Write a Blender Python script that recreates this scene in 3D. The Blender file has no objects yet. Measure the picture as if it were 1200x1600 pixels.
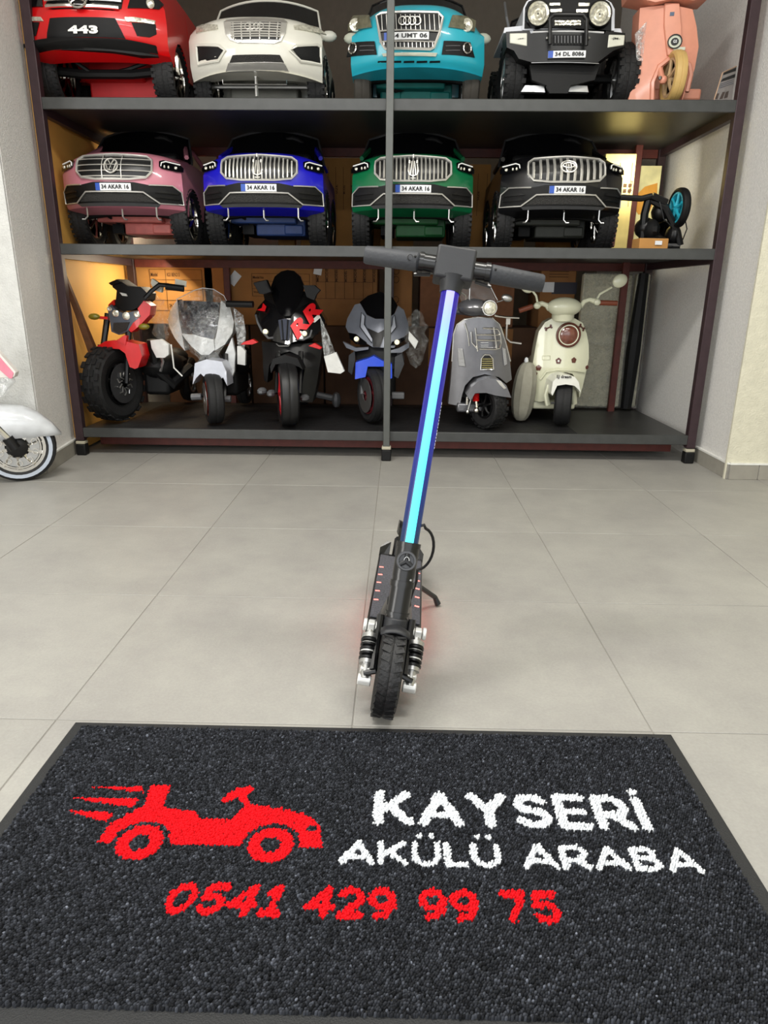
import bpy, bmesh, math, random
import numpy as np
from mathutils import Vector, Matrix
from mathutils.geometry import tessellate_polygon
random.seed(7); np.random.seed(7)
sc = bpy.context.scene; COL = sc.collection
# ------------------------------------------------------------------ camera
FPX = 1071.75; PIT, YAW, ROL = .30794, .018537, .0093792
CAM = Vector((.08153, -2.98323, .82835))
_rz = Matrix.Rotation(YAW, 3, 'Z')
F_ = _rz @ Vector((0, math.cos(PIT), -math.sin(PIT))); _U = _rz @ Vector((0, math.sin(PIT), math.cos(PIT))); _R = _rz @ Vector((1, 0, 0))
R_ = _R*math.cos(ROL) + _U*math.sin(ROL); U_ = _U*math.cos(ROL) - _R*math.sin(ROL)
cd = bpy.data.cameras.new('camera'); cam = bpy.data.objects.new('camera', cd); COL.objects.link(cam)
cd.sensor_fit = 'HORIZONTAL'; cd.sensor_width = 36; cd.lens = 36*FPX/1200; cd.clip_start = .02; cd.clip_end = 60
cam.matrix_world = Matrix(((R_.x, U_.x, -F_.x, CAM.x), (R_.y, U_.y, -F_.y, CAM.y), (R_.z, U_.z, -F_.z, CAM.z), (0, 0, 0, 1)))
sc.camera = cam
# ------------------------------------------------------------------ world, lights, exposure
w = bpy.data.worlds.new('world'); sc.world = w; w.use_nodes = True
w.node_tree.nodes['Background'].inputs[0].default_value = (.93, .97, 1, 1)
w.node_tree.nodes['Background'].inputs[1].default_value = .55
def area(name, loc, rot, sx, sy, power, color=(1, 1, 1)):
    l = bpy.data.lights.new(name, 'AREA'); l.shape = 'RECTANGLE'; l.size = sx; l.size_y = sy; l.energy = power; l.color = color
    o = bpy.data.objects.new(name, l); COL.objects.link(o); o.location = loc; o.rotation_euler = rot; return o
area('ceiling_light', (-.9, -1.5, 2.84), (0, 0, 0), 1.2, .3, 42, (1, .97, .92))
area('ceiling_light', (1.0, -1.3, 2.84), (0, 0, 0), 1.2, .3, 34, (1, .97, .9))
area('ceiling_light', (0, -3.6, 2.84), (0, 0, 0), 2.0, .3, 40, (.96, .98, 1))
area('front_fill_light', (0, -5.9, 1.5), (math.radians(90), 0, 0), 5.5, 2.4, 54, (.96, .98, 1))  # added fill behind the camera, brightens upright surfaces
area('hidden_fill_light', (-1.22, 1.46, 1.34), (0, math.radians(95), 0), .2, .25, 6, (1, .84, .6))  # added fill hidden behind the pink car, warms the yellow board
area('hidden_fill_light', (-1.30, 1.25, .965), (0, math.radians(40), 0), .3, .4, 4.5, (1, .84, .6))  # second added warm fill, below the middle shelf
area('hidden_fill_light', (1.33, 1.05, 1.46), (math.radians(80), 0, 0), .2, .1, 1.4, (1, .95, .75))  # added fill that brightens the yellow carton and poster
area('side_fill_light', (-3.25, -3.2, 1.3), (math.radians(90), 0, math.radians(-58)), 2.4, 1.8, 82, (1, .99, .96))  # added fill from the left for the right inner wall
sc.view_settings.view_transform = 'Standard'; sc.view_settings.look = 'None'; sc.view_settings.gamma = 1
sc.view_settings.use_curve_mapping = False; sc.view_settings.exposure = .27
# ------------------------------------------------------------------ materials
def lin(c): return tuple(((v/255)/12.92 if v/255 <= .04045 else ((v/255+.055)/1.055)**2.4) for v in c)
MATS = {}
def mat(name, c, rough=.5, metal=0, coat=0, var=.06, scale=25, bump=0, bscale=300, emis=0, spec=.5, obj_var=0, alpha=None):
    if name in MATS: return MATS[name]
    m = bpy.data.materials.new(name); m.use_nodes = True; n = m.node_tree; N = n.nodes; b = N['Principled BSDF']
    c = lin(c)
    tc = N.new('ShaderNodeTexCoord'); nz = N.new('ShaderNodeTexNoise'); nz.inputs['Scale'].default_value = scale; nz.inputs['Detail'].default_value = 4
    n.links.new(tc.outputs['Object'], nz.inputs['Vector'])
    mr = N.new('ShaderNodeMapRange'); mr.inputs['From Min'].default_value = .3; mr.inputs['From Max'].default_value = .7
    mr.inputs['To Min'].default_value = 1-var; mr.inputs['To Max'].default_value = 1+var
    n.links.new(nz.outputs['Fac'], mr.inputs['Value'])
    mx = N.new('ShaderNodeVectorMath'); mx.operation = 'SCALE'; mx.inputs[0].default_value = c; n.links.new(mr.outputs[0], mx.inputs['Scale'])
    out = mx.outputs[0]
    if obj_var:
        oi = N.new('ShaderNodeObjectInfo'); m2 = N.new('ShaderNodeMapRange'); m2.inputs['To Min'].default_value = 1-obj_var; m2.inputs['To Max'].default_value = 1+obj_var
        n.links.new(oi.outputs['Random'], m2.inputs['Value']); m3 = N.new('ShaderNodeVectorMath'); m3.operation = 'SCALE'
        n.links.new(out, m3.inputs[0]); n.links.new(m2.outputs[0], m3.inputs['Scale']); out = m3.outputs[0]
    n.links.new(out, b.inputs['Base Color'])
    b.inputs['Roughness'].default_value = rough; b.inputs['Metallic'].default_value = metal; b.inputs['Coat Weight'].default_value = coat
    b.inputs['Coat Roughness'].default_value = .06; b.inputs['Specular IOR Level'].default_value = spec
    if bump:
        nb = N.new('ShaderNodeTexNoise'); nb.inputs['Scale'].default_value = bscale; nb.inputs['Detail'].default_value = 3; n.links.new(tc.outputs['Object'], nb.inputs['Vector'])
        bp = N.new('ShaderNodeBump'); bp.inputs['Strength'].default_value = bump; bp.inputs['Distance'].default_value = .01
        n.links.new(nb.outputs['Fac'], bp.inputs['Height']); n.links.new(bp.outputs[0], b.inputs['Normal'])
    if emis: b.inputs['Emission Color'].default_value = (*c, 1); b.inputs['Emission Strength'].default_value = emis
    MATS[name] = m; return m
def film(name, tint=(235, 240, 240), dens=.35, bump=.8, scale=30):
    if name in MATS: return MATS[name]
    m = bpy.data.materials.new(name); m.use_nodes = True; n = m.node_tree; N = n.nodes; N.remove(N['Principled BSDF'])
    tr = N.new('ShaderNodeBsdfTransparent'); gl = N.new('ShaderNodeBsdfGlossy'); gl.inputs['Roughness'].default_value = .18; df = N.new('ShaderNodeBsdfDiffuse'); df.inputs[0].default_value = (*lin(tint), 1)
    gl.inputs[0].default_value = (1, 1, 1, 1)
    tc = N.new('ShaderNodeTexCoord'); nz = N.new('ShaderNodeTexNoise'); nz.inputs['Scale'].default_value = scale; nz.inputs['Detail'].default_value = 5; nz.inputs['Distortion'].default_value = 1.5
    n.links.new(tc.outputs['Object'], nz.inputs['Vector'])
    bp = N.new('ShaderNodeBump'); bp.inputs['Strength'].default_value = bump; bp.inputs['Distance'].default_value = .03; n.links.new(nz.outputs['Fac'], bp.inputs['Height'])
    n.links.new(bp.outputs[0], gl.inputs['Normal']); n.links.new(bp.outputs[0], df.inputs['Normal'])
    a = N.new('ShaderNodeMixShader'); a.inputs[0].default_value = .55; n.links.new(df.outputs[0], a.inputs[1]); n.links.new(gl.outputs[0], a.inputs[2])
    mr = N.new('ShaderNodeMapRange'); mr.inputs['From Min'].default_value = .35; mr.inputs['From Max'].default_value = .7; mr.inputs['To Min'].default_value = dens*.3; mr.inputs['To Max'].default_value = min(1, dens*1.9)
    n.links.new(nz.outputs['Fac'], mr.inputs['Value'])
    b = N.new('ShaderNodeMixShader'); n.links.new(mr.outputs[0], b.inputs[0]); n.links.new(tr.outputs[0], b.inputs[1]); n.links.new(a.outputs[0], b.inputs[2])
    n.links.new(b.outputs[0], N['Material Output'].inputs[0]); MATS[name] = m; return m
def paint(n, c): return mat(n+' paint', c, .32, 0, .6, .02)
BLK = mat('black plastic', (12, 12, 13), .38, var=.1, spec=.4); BLKM = mat('matte black plastic', (10, 10, 11), .6, var=.15, bump=.1, spec=.35)
TYRE = mat('tyre rubber', (19, 19, 20), .7, var=.2, bump=.15, bscale=120); CHR = mat('chrome', (225, 222, 215), .12, 1)
GLASS = mat('dark glass', (8, 8, 10), .08, coat=.5); WHT = mat('white plastic', (232, 232, 226), .4, coat=.3); SIL = mat('silver metal', (190, 190, 188), .3, .9)
LENS = mat('lamp lens', (225, 222, 205), .12, .55, coat=1, var=.35, scale=90, bump=.3, bscale=60); BLUEP = mat('plate blue', (35, 80, 175), .4); PLT = mat('plate white', (228, 230, 232), .4)
INK = mat('black ink', (18, 18, 20), .5); RED = mat('red plastic', (205, 12, 16), .35, coat=.4); CARD = mat('cardboard', (186, 134, 72), .85, var=.08, scale=12, bump=.08, bscale=60)
CARDD = mat('brown cardboard', (150, 104, 60), .85, var=.1, scale=12); CINK = mat('carton print', (70, 42, 20), .8)
BCHR = mat('bright chrome', (238, 236, 230), .32, .75, coat=.5)
GRY = mat('grey plastic', (95, 96, 98), .45); FILM = film('clear wrap'); film('thin wrap', (235, 238, 230), .085, .9, 26); FILMW = film('white wrap', (240, 240, 238), .75)
# ------------------------------------------------------------------ mesh helpers
class MB:
    def __init__(s): s.v = []; s.f = []
    def add(s, v, f):
        o = len(s.v); s.v += [tuple(p) for p in v]; s.f += [tuple(i+o for i in q) for q in f]; return s
    def box(s, c, d, rot=None):
        x, y, z = d[0]/2, d[1]/2, d[2]/2
        v = [Vector((a*x, b*y, e*z)) for a in (-1, 1) for b in (-1, 1) for e in (-1, 1)]
        if rot is not None: v = [rot @ p for p in v]
        v = [p+Vector(c) for p in v]
        return s.add(v, [(0, 1, 3, 2), (4, 6, 7, 5), (0, 4, 5, 1), (2, 3, 7, 6), (0, 2, 6, 4), (1, 5, 7, 3)])
    def tube(s, pts, r, n=8, closed=False, flat=1):
        P = [Vector(p) for p in pts]; m = len(P); rr = r if hasattr(r, '__len__') else [r]*m; up = None; rings = []
        for i, p in enumerate(P):
            if closed: t = P[(i+1) % m]-P[i-1]
            else: t = P[min(i+1, m-1)]-P[max(i-1, 0)]
            t = t.normalized() if t.length > 1e-9 else Vector((0, 0, 1))
            if up is None: up = t.orthogonal().normalized()
            up = (up-t*up.dot(t)); up = up.normalized() if up.length > 1e-6 else t.orthogonal().normalized()
            b = t.cross(up); rings.append([p+(up*math.cos(a)+b*math.sin(a)*flat)*rr[i] for a in [2*math.pi*k/n for k in range(n)]])
        v = [q for g in rings for q in g]; f = []
        for i in range(m if closed else m-1):
            j = (i+1) % m
            for k in range(n): l = (k+1) % n; f.append((i*n+k, i*n+l, j*n+l, j*n+k))
        if not closed: f += [tuple(range(n))[::-1], tuple((m-1)*n+k for k in range(n))]
        return s.add(v, f)
    def lathe(s, prof, c, axis=(1, 0, 0), n=32, closed=False):      # prof: (distance along axis, radius)
        ax = Vector(axis).normalized(); u = ax.orthogonal().normalized() if abs(ax.z) > .99 else Vector((0, 0, 1)).cross(ax).normalized(); b = ax.cross(u); c = Vector(c)
        v = [c+ax*h+(u*math.cos(a)+b*math.sin(a))*r for h, r in prof for a in [2*math.pi*k/n for k in range(n)]]; m = len(prof); f = []
        for i in range(m if closed else m-1):
            j = (i+1) % m
            for k in range(n): l = (k+1) % n; f.append((i*n+k, j*n+k, j*n+l, i*n+l))
        if not closed: f += [tuple(range(n)), tuple((m-1)*n+k for k in range(n))[::-1]]
        return s.add(v, f)
    def ball(s, c, r, n=16, rot=None):
        r = r if hasattr(r, '__len__') else (r, r, r); v = []; h = n//2
        for i in range(1, h):
            t = math.pi*i/h
            for k in range(n):
                a = 2*math.pi*k/n; v.append(Vector((r[0]*math.sin(t)*math.cos(a), r[1]*math.sin(t)*math.sin(a), r[2]*math.cos(t))))
        v += [Vector((0, 0, r[2])), Vector((0, 0, -r[2]))]
        if rot is not None: v = [rot @ p for p in v]
        v = [p+Vector(c) for p in v]; T = len(v)-2; f = []
        for i in range(h-2):
            for k in range(n): l = (k+1) % n; f.append((i*n+k, (i+1)*n+k, (i+1)*n+l, i*n+l))
        for k in range(n): l = (k+1) % n; f.append((T, k, l)); f.append((T+1, (h-2)*n+l, (h-2)*n+k))
        return s.add(v, f)
def obj(name, mb, m, parent=None, bevel=0, ang=35, sub=0, segs=2):
    me = bpy.data.meshes.new(name); me.from_pydata([tuple(v) for v in mb.v], [], mb.f); me.update()
    bm = bmesh.new(); bm.from_mesh(me); bmesh.ops.recalc_face_normals(bm, faces=bm.faces); bm.to_mesh(me); bm.free()
    if m: me.materials.append(m)
    me.shade_smooth(); me.set_sharp_from_angle(angle=math.radians(ang))
    o = bpy.data.objects.new(name, me); COL.objects.link(o)
    if parent: o.parent = parent
    if bevel:
        b = o.modifiers.new('bevel', 'BEVEL'); b.width = bevel; b.segments = segs; b.limit_method = 'ANGLE'; b.angle_limit = math.radians(40)
    if sub:
        b = o.modifiers.new('sub', 'SUBSURF'); b.levels = sub; b.render_levels = sub
    return o
def thing(name, label, cat, loc=(0, 0, 0), rz=0, group=None):
    o = bpy.data.objects.new(name, None); o.empty_display_size = .05; COL.objects.link(o); o.location = loc; o.rotation_euler = (0, 0, rz); o['label'] = label; o['category'] = cat
    if group: o['group'] = group
    return o
def tag(o, label, cat, group=None):
    o['label'] = label; o['category'] = cat
    if group: o['group'] = group
    return o
def struct(o, label=None, cat=None):
    o['kind'] = 'structure'
    if label: o['label'] = label; o['category'] = cat
    return o
def at(u, v, y):                     # point of the plane Y=y seen at photo pixel u, v
    d = F_ + R_*((u-600)/FPX) + U_*((800-v)/FPX); return CAM + d*((y-CAM.y)/d.y)
def onz(u, v, z):
    d = F_ + R_*((u-600)/FPX) + U_*((800-v)/FPX); return CAM + d*((z-CAM.z)/d.z)
class Tr:                            # measures crops of the photograph on a curved front S(x,z), in the thing's own metres
    def __init__(s, ox, oy, k, base, S): s.o = (ox, oy); s.k = k; s.b = Vector(base); s.S = S
    def p(s, pts):
        r = []
        for a, b in pts:
            u, v = s.o[0]+a/s.k, s.o[1]+b/s.k; y = 0.
            for _ in range(5):
                q = at(u, v, s.b.y+y)-s.b; y = s.S(q.x, q.z)
            r.append((q.x, q.z))
        return r
def polymesh(pts, step=.03):
    bm = bmesh.new(); vs = [bm.verts.new((x, 0, z)) for x, z in pts]
    bm.verts.ensure_lookup_table()
    for t in tessellate_polygon([[Vector((x, z, 0)) for x, z in pts]]):
        try: bm.faces.new([vs[i] for i in t])
        except ValueError: pass
    X = [p[0] for p in pts]; Z = [p[1] for p in pts]
    for ax, lo, hi in ((0, min(X), max(X)), (2, min(Z), max(Z))):
        k = math.ceil(lo/step+.001)
        while k*step < hi:
            no = [0, 0, 0]; no[ax] = 1; co = [0, 0, 0]; co[ax] = k*step
            bmesh.ops.bisect_plane(bm, geom=bm.verts[:]+bm.edges[:]+bm.faces[:], plane_co=co, plane_no=no, dist=1e-6); k += 1
    return bm
def panel_mb(pts, S, off, depth, step=.03, mb=None, back=None):
    bm = polymesh(pts, step); bm.verts.index_update(); mb = mb or MB()
    v = [(p.co.x, p.co.z) for p in bm.verts]; n = len(v)
    A = [(x, S(x, z)-off, z) for x, z in v]; B = [(x, (S(x, z)-off+depth) if back is None else back, z) for x, z in v]
    f = []
    for q in bm.faces:
        i = [p.index for p in q.verts]; f.append(i); f.append([a+n for a in i[::-1]])
    for e in bm.edges:
        if len(e.link_faces) == 1: a, b = e.verts[0].index, e.verts[1].index; f.append((a, b, b+n, a+n))
    bm.free(); mb.add(A+B, f); return mb
def panel(name, parent, pts, m, S=lambda x, z: 0, off=.004, depth=.01, step=.03, bevel=0, back=None):
    return obj(name, panel_mb(pts, S, off, depth, step, None, back), m, parent, bevel, 30)
def line(name, parent, pts, m, S, r=.004, off=.004, closed=False, mb=None, n=6):
    P = []; L = list(pts)+([pts[0]] if closed else [])
    for a, b in zip(L, L[1:]):
        d = math.hypot(b[0]-a[0], b[1]-a[1]); k = max(1, int(d/.03))
        P += [(a[0]+(b[0]-a[0])*i/k, a[1]+(b[1]-a[1])*i/k) for i in range(k)]
    if not closed: P.append(L[-1])
    mb0 = mb or MB(); mb0.tube([(x, S(x, z)-off, z) for x, z in P], r, n, closed)
    return obj(name, mb0, m, parent) if mb is None else mb0
def mir(p): return [(-x, z) for x, z in p[::-1]]
def ell(cx, cz, rx, rz, n=20, a0=0, a1=360): return [(cx+rx*math.cos(math.radians(a0+(a1-a0)*k/n)), cz+rz*math.sin(math.radians(a0+(a1-a0)*k/n))) for k in range(n if a1-a0 == 360 else n+1)]
_tc = {}
def textmesh(s, bold=0, shear=0):    # flat outlines of a line of writing, cap height 1, left at 0
    if (s, bold, shear) in _tc: return _tc[(s, bold, shear)]
    c = bpy.data.curves.new('t', 'FONT'); c.body = s; c.size = 1; c.offset = bold; c.resolution_u = 3; c.shear = shear; c.space_character = 1.0+bold*1.6
    o = bpy.data.objects.new('t', c); COL.objects.link(o); bpy.context.view_layer.update()
    me = o.to_mesh(); me.calc_loop_triangles(); V = np.array([v.co[:2] for v in me.vertices]).reshape(-1, 2); T = [tuple(t.vertices) for t in me.loop_triangles]
    o.to_mesh_clear(); COL.objects.unlink(o); bpy.data.objects.remove(o); bpy.data.curves.remove(c)
    V[:, 0] -= V[:, 0].min(); V[:, 1] -= V[:, 1].min(); _tc[(s, bold, shear)] = (V, T); return V, T
def text_mb(s, x0, x1, z0, z1, S=lambda x, z: 0, off=.006, bold=.02, rot=0, shear=0, mb=None):
    V, T = textmesh(s, bold, shear); W, H = V[:, 0].max(), V[:, 1].max(); mb = mb or MB(); cx, cz = (x0+x1)/2, (z0+z1)/2; P = []
    for a, b in V:
        x, z = (a/W-.5)*(x1-x0), (b/H-.5)*(z1-z0); x, z = x*math.cos(rot)-z*math.sin(rot)+cx, x*math.sin(rot)+z*math.cos(rot)+cz; P.append((x, S(x, z)-off, z))
    mb.add(P, T); return mb
def text(parent, s, x0, x1, z0, z1, m=None, S=lambda x, z: 0, off=.006, bold=.02, rot=0, name='lettering', shear=0):
    return obj(name, text_mb(s, x0, x1, z0, z1, S, off, bold, rot, shear), m or INK, parent)
def arr(h): return Vector((math.cos(h), math.sin(h), 0))       # wheel axis for heading h (0 faces the camera side)
def wheel(parent, c, R, wd, h=0, rim=None, tyre=TYRE, spokes=5, rr=.62, lugs=0, stripe=None, side=1, name='wheel', disc=None, tread='road'):
    ax = arr(math.radians(h)); hw = wd/2; c = Vector(c); fw = Vector((ax.y, -ax.x, 0)); q = R*rr
    root = obj(name, MB().lathe([(-hw*.62, q), (-hw*.95, q+(R-q)*.35), (-hw, R*.87), (-hw*.8, R*.965), (-hw*.35, R), (-hw*.08, R*1.0), (0, R*.985), (hw*.08, R), (hw*.35, R), (hw*.8, R*.965), (hw, R*.87), (hw*.95, q+(R-q)*.35), (hw*.62, q)], c, ax, 40, True), tyre, parent)
    if lugs:
        mb = MB()
        for k in range(lugs):
            a = 2*math.pi*k/lugs; d = fw*math.cos(a)+Vector((0, 0, 1))*math.sin(a); t = ax.cross(d); M = Matrix((ax, d, t)).transposed()
            for s_, x in ((1, .28), (-1, .28), (1, .8), (-1, .8)):
                mb.box(c+ax*s_*x*hw+d*(R*(.985 if x > .5 else 1.0))+t*((.15 if x > .5 else -.15)*2*R*math.pi/lugs), (wd*.2, R*(.045 if lugs < 25 else .018), 2*math.pi*R/lugs*.55), M)
        obj('tread', mb, tyre, root)
    rim = rim or SIL
    r = obj('rim', MB().lathe([(-hw*.8, q*1.04), (-hw*.8, q*.92), (-hw*.25, q*.86), (hw*.25, q*.86), (hw*.8, q*.92), (hw*.8, q*1.04), (hw*.5, q*1.05), (-hw*.5, q*1.05)], c, ax, 32, True), rim, root)
    mb = MB()
    for k in range(spokes):
        a = 2*math.pi*k/spokes+.3; d = fw*math.cos(a)+Vector((0, 0, 1))*math.sin(a); t = ax.cross(d)
        for s_ in (-1, 1):
            mb.tube([c+ax*s_*hw*.66+d*q*.1, c+ax*s_*hw*.7+d*q*.55+t*q*.05, c+ax*s_*hw*.62+d*q*.93], [q*.15, q*.09, q*.12], 5)
    mb.lathe([(-hw*.85, q*.05), (-hw*.85, q*.22), (-hw*.6, q*.28), (hw*.6, q*.28), (hw*.85, q*.22), (hw*.85, q*.05)], c, ax, 16)
    mb.lathe([(-hw*.1, q*.9), (-hw*.1, .004), (hw*.1, .004), (hw*.1, q*.9)], c, ax, 24)
    obj('spokes', mb, rim, root)
    if stripe:
        for s_ in (-1, 1): obj('whitewall', MB().lathe([(s_*hw*.985, R*.80), (s_*hw*1.05, R*.80), (s_*hw*1.03, R*.9), (s_*hw*.95, R*.9)], c, ax, 40, True), stripe, root)
    if disc:
        obj('brake_disc', MB().lathe([(side*hw*1.02, q*.3), (side*hw*1.06, q*.95), (side*hw*1.12, q*.95), (side*hw*1.12, q*.3)], c, ax, 32, True), disc, root)
    return root
def smooth(t): return t*t*(3-2*t)
def interp(x, X, Y): return float(np.interp(x, X, Y))
# ------------------------------------------------------------------ room shell
WALL = mat('stucco wall', (221, 219, 215), .9, var=.08, scale=90, bump=.35, bscale=140); WALLY = mat('cream stucco', (212, 208, 188), .9, var=.06, scale=30, bump=.35, bscale=140)
def tilemat():
    m = mat('floor tile stone', (156, 154, 148), .45, var=.05, scale=160, bump=.05, bscale=220, obj_var=.025)
    n = m.node_tree; b = n.nodes['Principled BSDF']; tc = n.nodes.new('ShaderNodeNewGeometry'); z = n.nodes.new('ShaderNodeTexNoise'); z.inputs['Scale'].default_value = 3.2; z.inputs['Detail'].default_value = 9; z.inputs['Roughness'].default_value = .72
    n.links.new(tc.outputs['Position'], z.inputs['Vector']); r = n.nodes.new('ShaderNodeValToRGB'); r.color_ramp.elements[0].position = .32; r.color_ramp.elements[1].position = .68
    r.color_ramp.elements[0].color = (.86, .85, .86, 1); r.color_ramp.elements[1].color = (1.1, 1.1, 1.08, 1); n.links.new(z.outputs['Fac'], r.inputs[0])
    mm = n.nodes.new('ShaderNodeVectorMath'); mm.operation = 'MULTIPLY'; l = b.inputs['Base Color'].links[0]; n.links.new(l.from_socket, mm.inputs[0]); n.links.new(r.outputs[0], mm.inputs[1]); n.links.new(mm.outputs[0], b.inputs['Base Color'])
    return m
TILE = tilemat(); GROUT = mat('grout', (138, 135, 128), .9)
fl = struct(obj('floor', MB().box((0, -1.5, -.0465), (7.2, 9.4, .09)), GROUT))
tm = None
for i in range(-6, 6):
    for j in range(-8, 5):
        if tm is None:
            o = obj('tile', MB().box((0, 0, -.0045), (.5972, .5972, .009)), TILE, fl, bevel=.0012); tm = o
        else:
            o = tm.copy(); COL.objects.link(o)
        o.location = ((i+.5)*.6, (j+.5)*.6, 0)
struct(obj('ceiling', MB().box((0, -1.5, 2.95), (7.2, 9.4, .1)), mat('ceiling white', (215, 213, 208), .9)))
struct(obj('wall_back', MB().box((0, 2.95, 1.45), (7.2, .1, 3)), mat('back wall', (120, 112, 100), .9)))
wr = struct(obj('wall_right', MB().box((1.665+.6, 1.57, 1.45), (1.2, 2.66, 2.9)), WALL, bevel=.004))
struct(obj('wall_right_front', MB().box((2.3, .232, 1.45), (1.31, .012, 2.9)), WALLY))
PL = [(-1.66, 2.9), (-1.66, .75), (-1.645, .60), (-1.588, .16), (-2.9, .16), (-2.9, 2.9)]
wl = struct(obj('wall_left', MB().add([(x, y, 0) for x, y in PL]+[(x, y, 2.9) for x, y in PL], [tuple(range(6)), tuple(range(6, 12))[::-1]]+[(k, (k+1) % 6, 6+(k+1) % 6, 6+k) for k in range(6)]), WALL))
struct(obj('wall_left_front', MB().box((-2.44, .153, 1.45), (1.70, .012, 2.9)), mat('pale stucco', (204, 204, 200), .9, bump=.35, bscale=140)))
struct(obj('wall_right_side', MB().box((3.4, -2.9, 1.45), (.1, 6.3, 2.9)), WALLY)); struct(obj('wall_left_side', MB().box((-3.4, -2.9, 1.45), (.1, 6.3, 2.9)), WALL))
BT = mat('baseboard tile', (150, 146, 136), .5, obj_var=.03)
def baseboard(name, x0, y0, x1, y1, n):
    d = Vector((x1-x0, y1-y0, 0)); L = d.length; a = math.atan2(d.y, d.x); M = Matrix.Rotation(a, 3, 'Z'); g = struct(obj(name, MB().box(((x0+x1)/2, (y0+y1)/2, .035), (L, .006, .066), M), GROUT))
    g['kind'] = 'structure'
    for k in range(n):
        c = Vector((x0, y0, .036))+d*((k+.5)/n); obj('tile', MB().box(c, (L/n-.004, .012, .072), M), BT, g, bevel=.0015)
    obj('plaster_edge', MB().box(((x0+x1)/2, (y0+y1)/2, .076), (L, .016, .008), M), WHT, g)
baseboard('baseboard_right', 1.657, .60, 1.657, .218, 1); baseboard('baseboard_right_front', 1.66, .218, 2.9, .218, 9)
baseboard('baseboard_left', -1.637, .60, -1.581, .15, 1); baseboard('baseboard_left_front', -1.58, .14, -2.9, .14, 6)
# ------------------------------------------------------------------ shelving
POST = mat('maroon steel', (58, 42, 46), .45, .2, var=.15); EDGE = mat('grey shelf edge', (70, 71, 70), .4, .3, var=.12, scale=18); BOARD = mat('dark shelf board', (46, 46, 44), .42, var=.25, scale=9); RUST = mat('red oxide steel', (92, 38, 30), .55, var=.2)
YF, YB = .53, 1.50; ZS = (.147, 1.045, 1.668)
sh = thing('shelving_unit', 'wide steel shelving unit with three dark shelves filled with ride-on toys', 'shelving', (0, YF, 0))
def L(x, y, z): return (x, y-YF, z)
for x in (-1.585, 1.600): obj('post', MB().box(L(x, YF+.02, 1.13), (.045, .04, 2.1)), POST, sh, bevel=.003)
obj('centre_post', MB().box(L(.026, YF-.016, 1.12), (.034, .03, 2.12)), mat('grey post', (88, 90, 87), .4, .3), sh, bevel=.003)
for x in (-1.585, .024, 1.600): obj('back_post', MB().box(L(x, YB, 1.13), (.045, .04, 2.1)), POST, sh, bevel=.003)
for x, y in ((-1.0, YB+.035), (1.425, 1.37)): obj('back_post', MB().box(L(x, y, 1.1), (.04, .03, 2.0)), RUST, sh, bevel=.003)
for x, y in ((-1.585, YF+.02), (.026, YF-.016), (1.600, YF+.02)):
    f = obj('foot', MB().box(L(x, y, .03), (.05, .05, .06)), BLKM, sh, bevel=.006); obj('foot_cap', MB().box(L(x, y, .068), (.047, .047, .016)), mat('dirty white plastic', (176, 170, 150), .7), f, bevel=.004)
for i, z in enumerate(ZS):
    obj('shelf_board', MB().box(L(.008, (YF+YB)/2+.02, z-.02), (3.19, YB-YF, .016)), BOARD, sh)
    obj('shelf_edge', MB().box(L(.008, YF+.005, z-.024), (3.14, .012, .05)), EDGE, sh, bevel=.003)
    obj('side_rail', MB().box(L(-1.585, (YF+YB)/2+.02, z-.045), (.03, YB-YF-.04, .04)), POST, sh); obj('side_rail', MB().box(L(1.600, (YF+YB)/2+.02, z-.045), (.03, YB-YF-.04, .04)), POST, sh)
    obj('back_rail', MB().box(L(.008, YB, z-.05), (3.13, .03, .045)), RUST, sh)
obj('kick_rail', MB().box(L(.008, YF+.16, .055), (3.1, .02, .05)), RUST, sh)
pn = obj('rubber_sheet', MB().box((-.2, .99, ZS[0]-.009), (2.45, .80, .005)), mat('black rubber sheet', (24, 24, 25), .6, var=.3, bump=.5, bscale=30)); tag(pn, 'black rubber sheet lying on the bottom shelf under the motorbikes', 'mat')
# yellow board along the left side, cartons behind
YEL = mat('yellow board', (226, 172, 88), .6, var=.05, scale=6, bump=.02)
o = obj('yellow_board', MB().box((-1.634, 1.06, 1.15), (.010, .94, 2.28)), YEL, None, bevel=.002)
tag(o, 'tall yellow sheet standing along the left side of the shelving', 'board')
o = obj('plank', MB().tube([(-1.606, .60, .95), (-1.56, .80, .45), (-1.55, .86, .155)], [.012, .03, .034], 4), mat('brown wood', (96, 62, 40), .6, var=.2)); tag(o, 'brown wooden plank leaning inside the left end of the bottom shelf', 'plank')
def carton(name, u0, u1, v0, v1, y, dep, label, m=CARD, tape=True, group=None, zb=None):
    a = at(u0, v1, y); b = at(u1, v0, y); z0 = a.z if zb is None else zb; t = thing(name, label, 'box', ((a.x+b.x)/2, y, z0), 0, group); W, H = b.x-a.x, b.z-z0
    obj('box_body', MB().box((0, dep/2, H/2), (W, dep, H)), m, t, bevel=.006)
    if tape:
        obj('flap_seam', MB().box((0, dep/2, H+.0005), (W*.98, .004, .003)), CARDD, t); obj('edge_fold', MB().box((0, -.001, H-.02), (W*.97, .003, .003)), CARDD, t)
    return t, W, H
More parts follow.
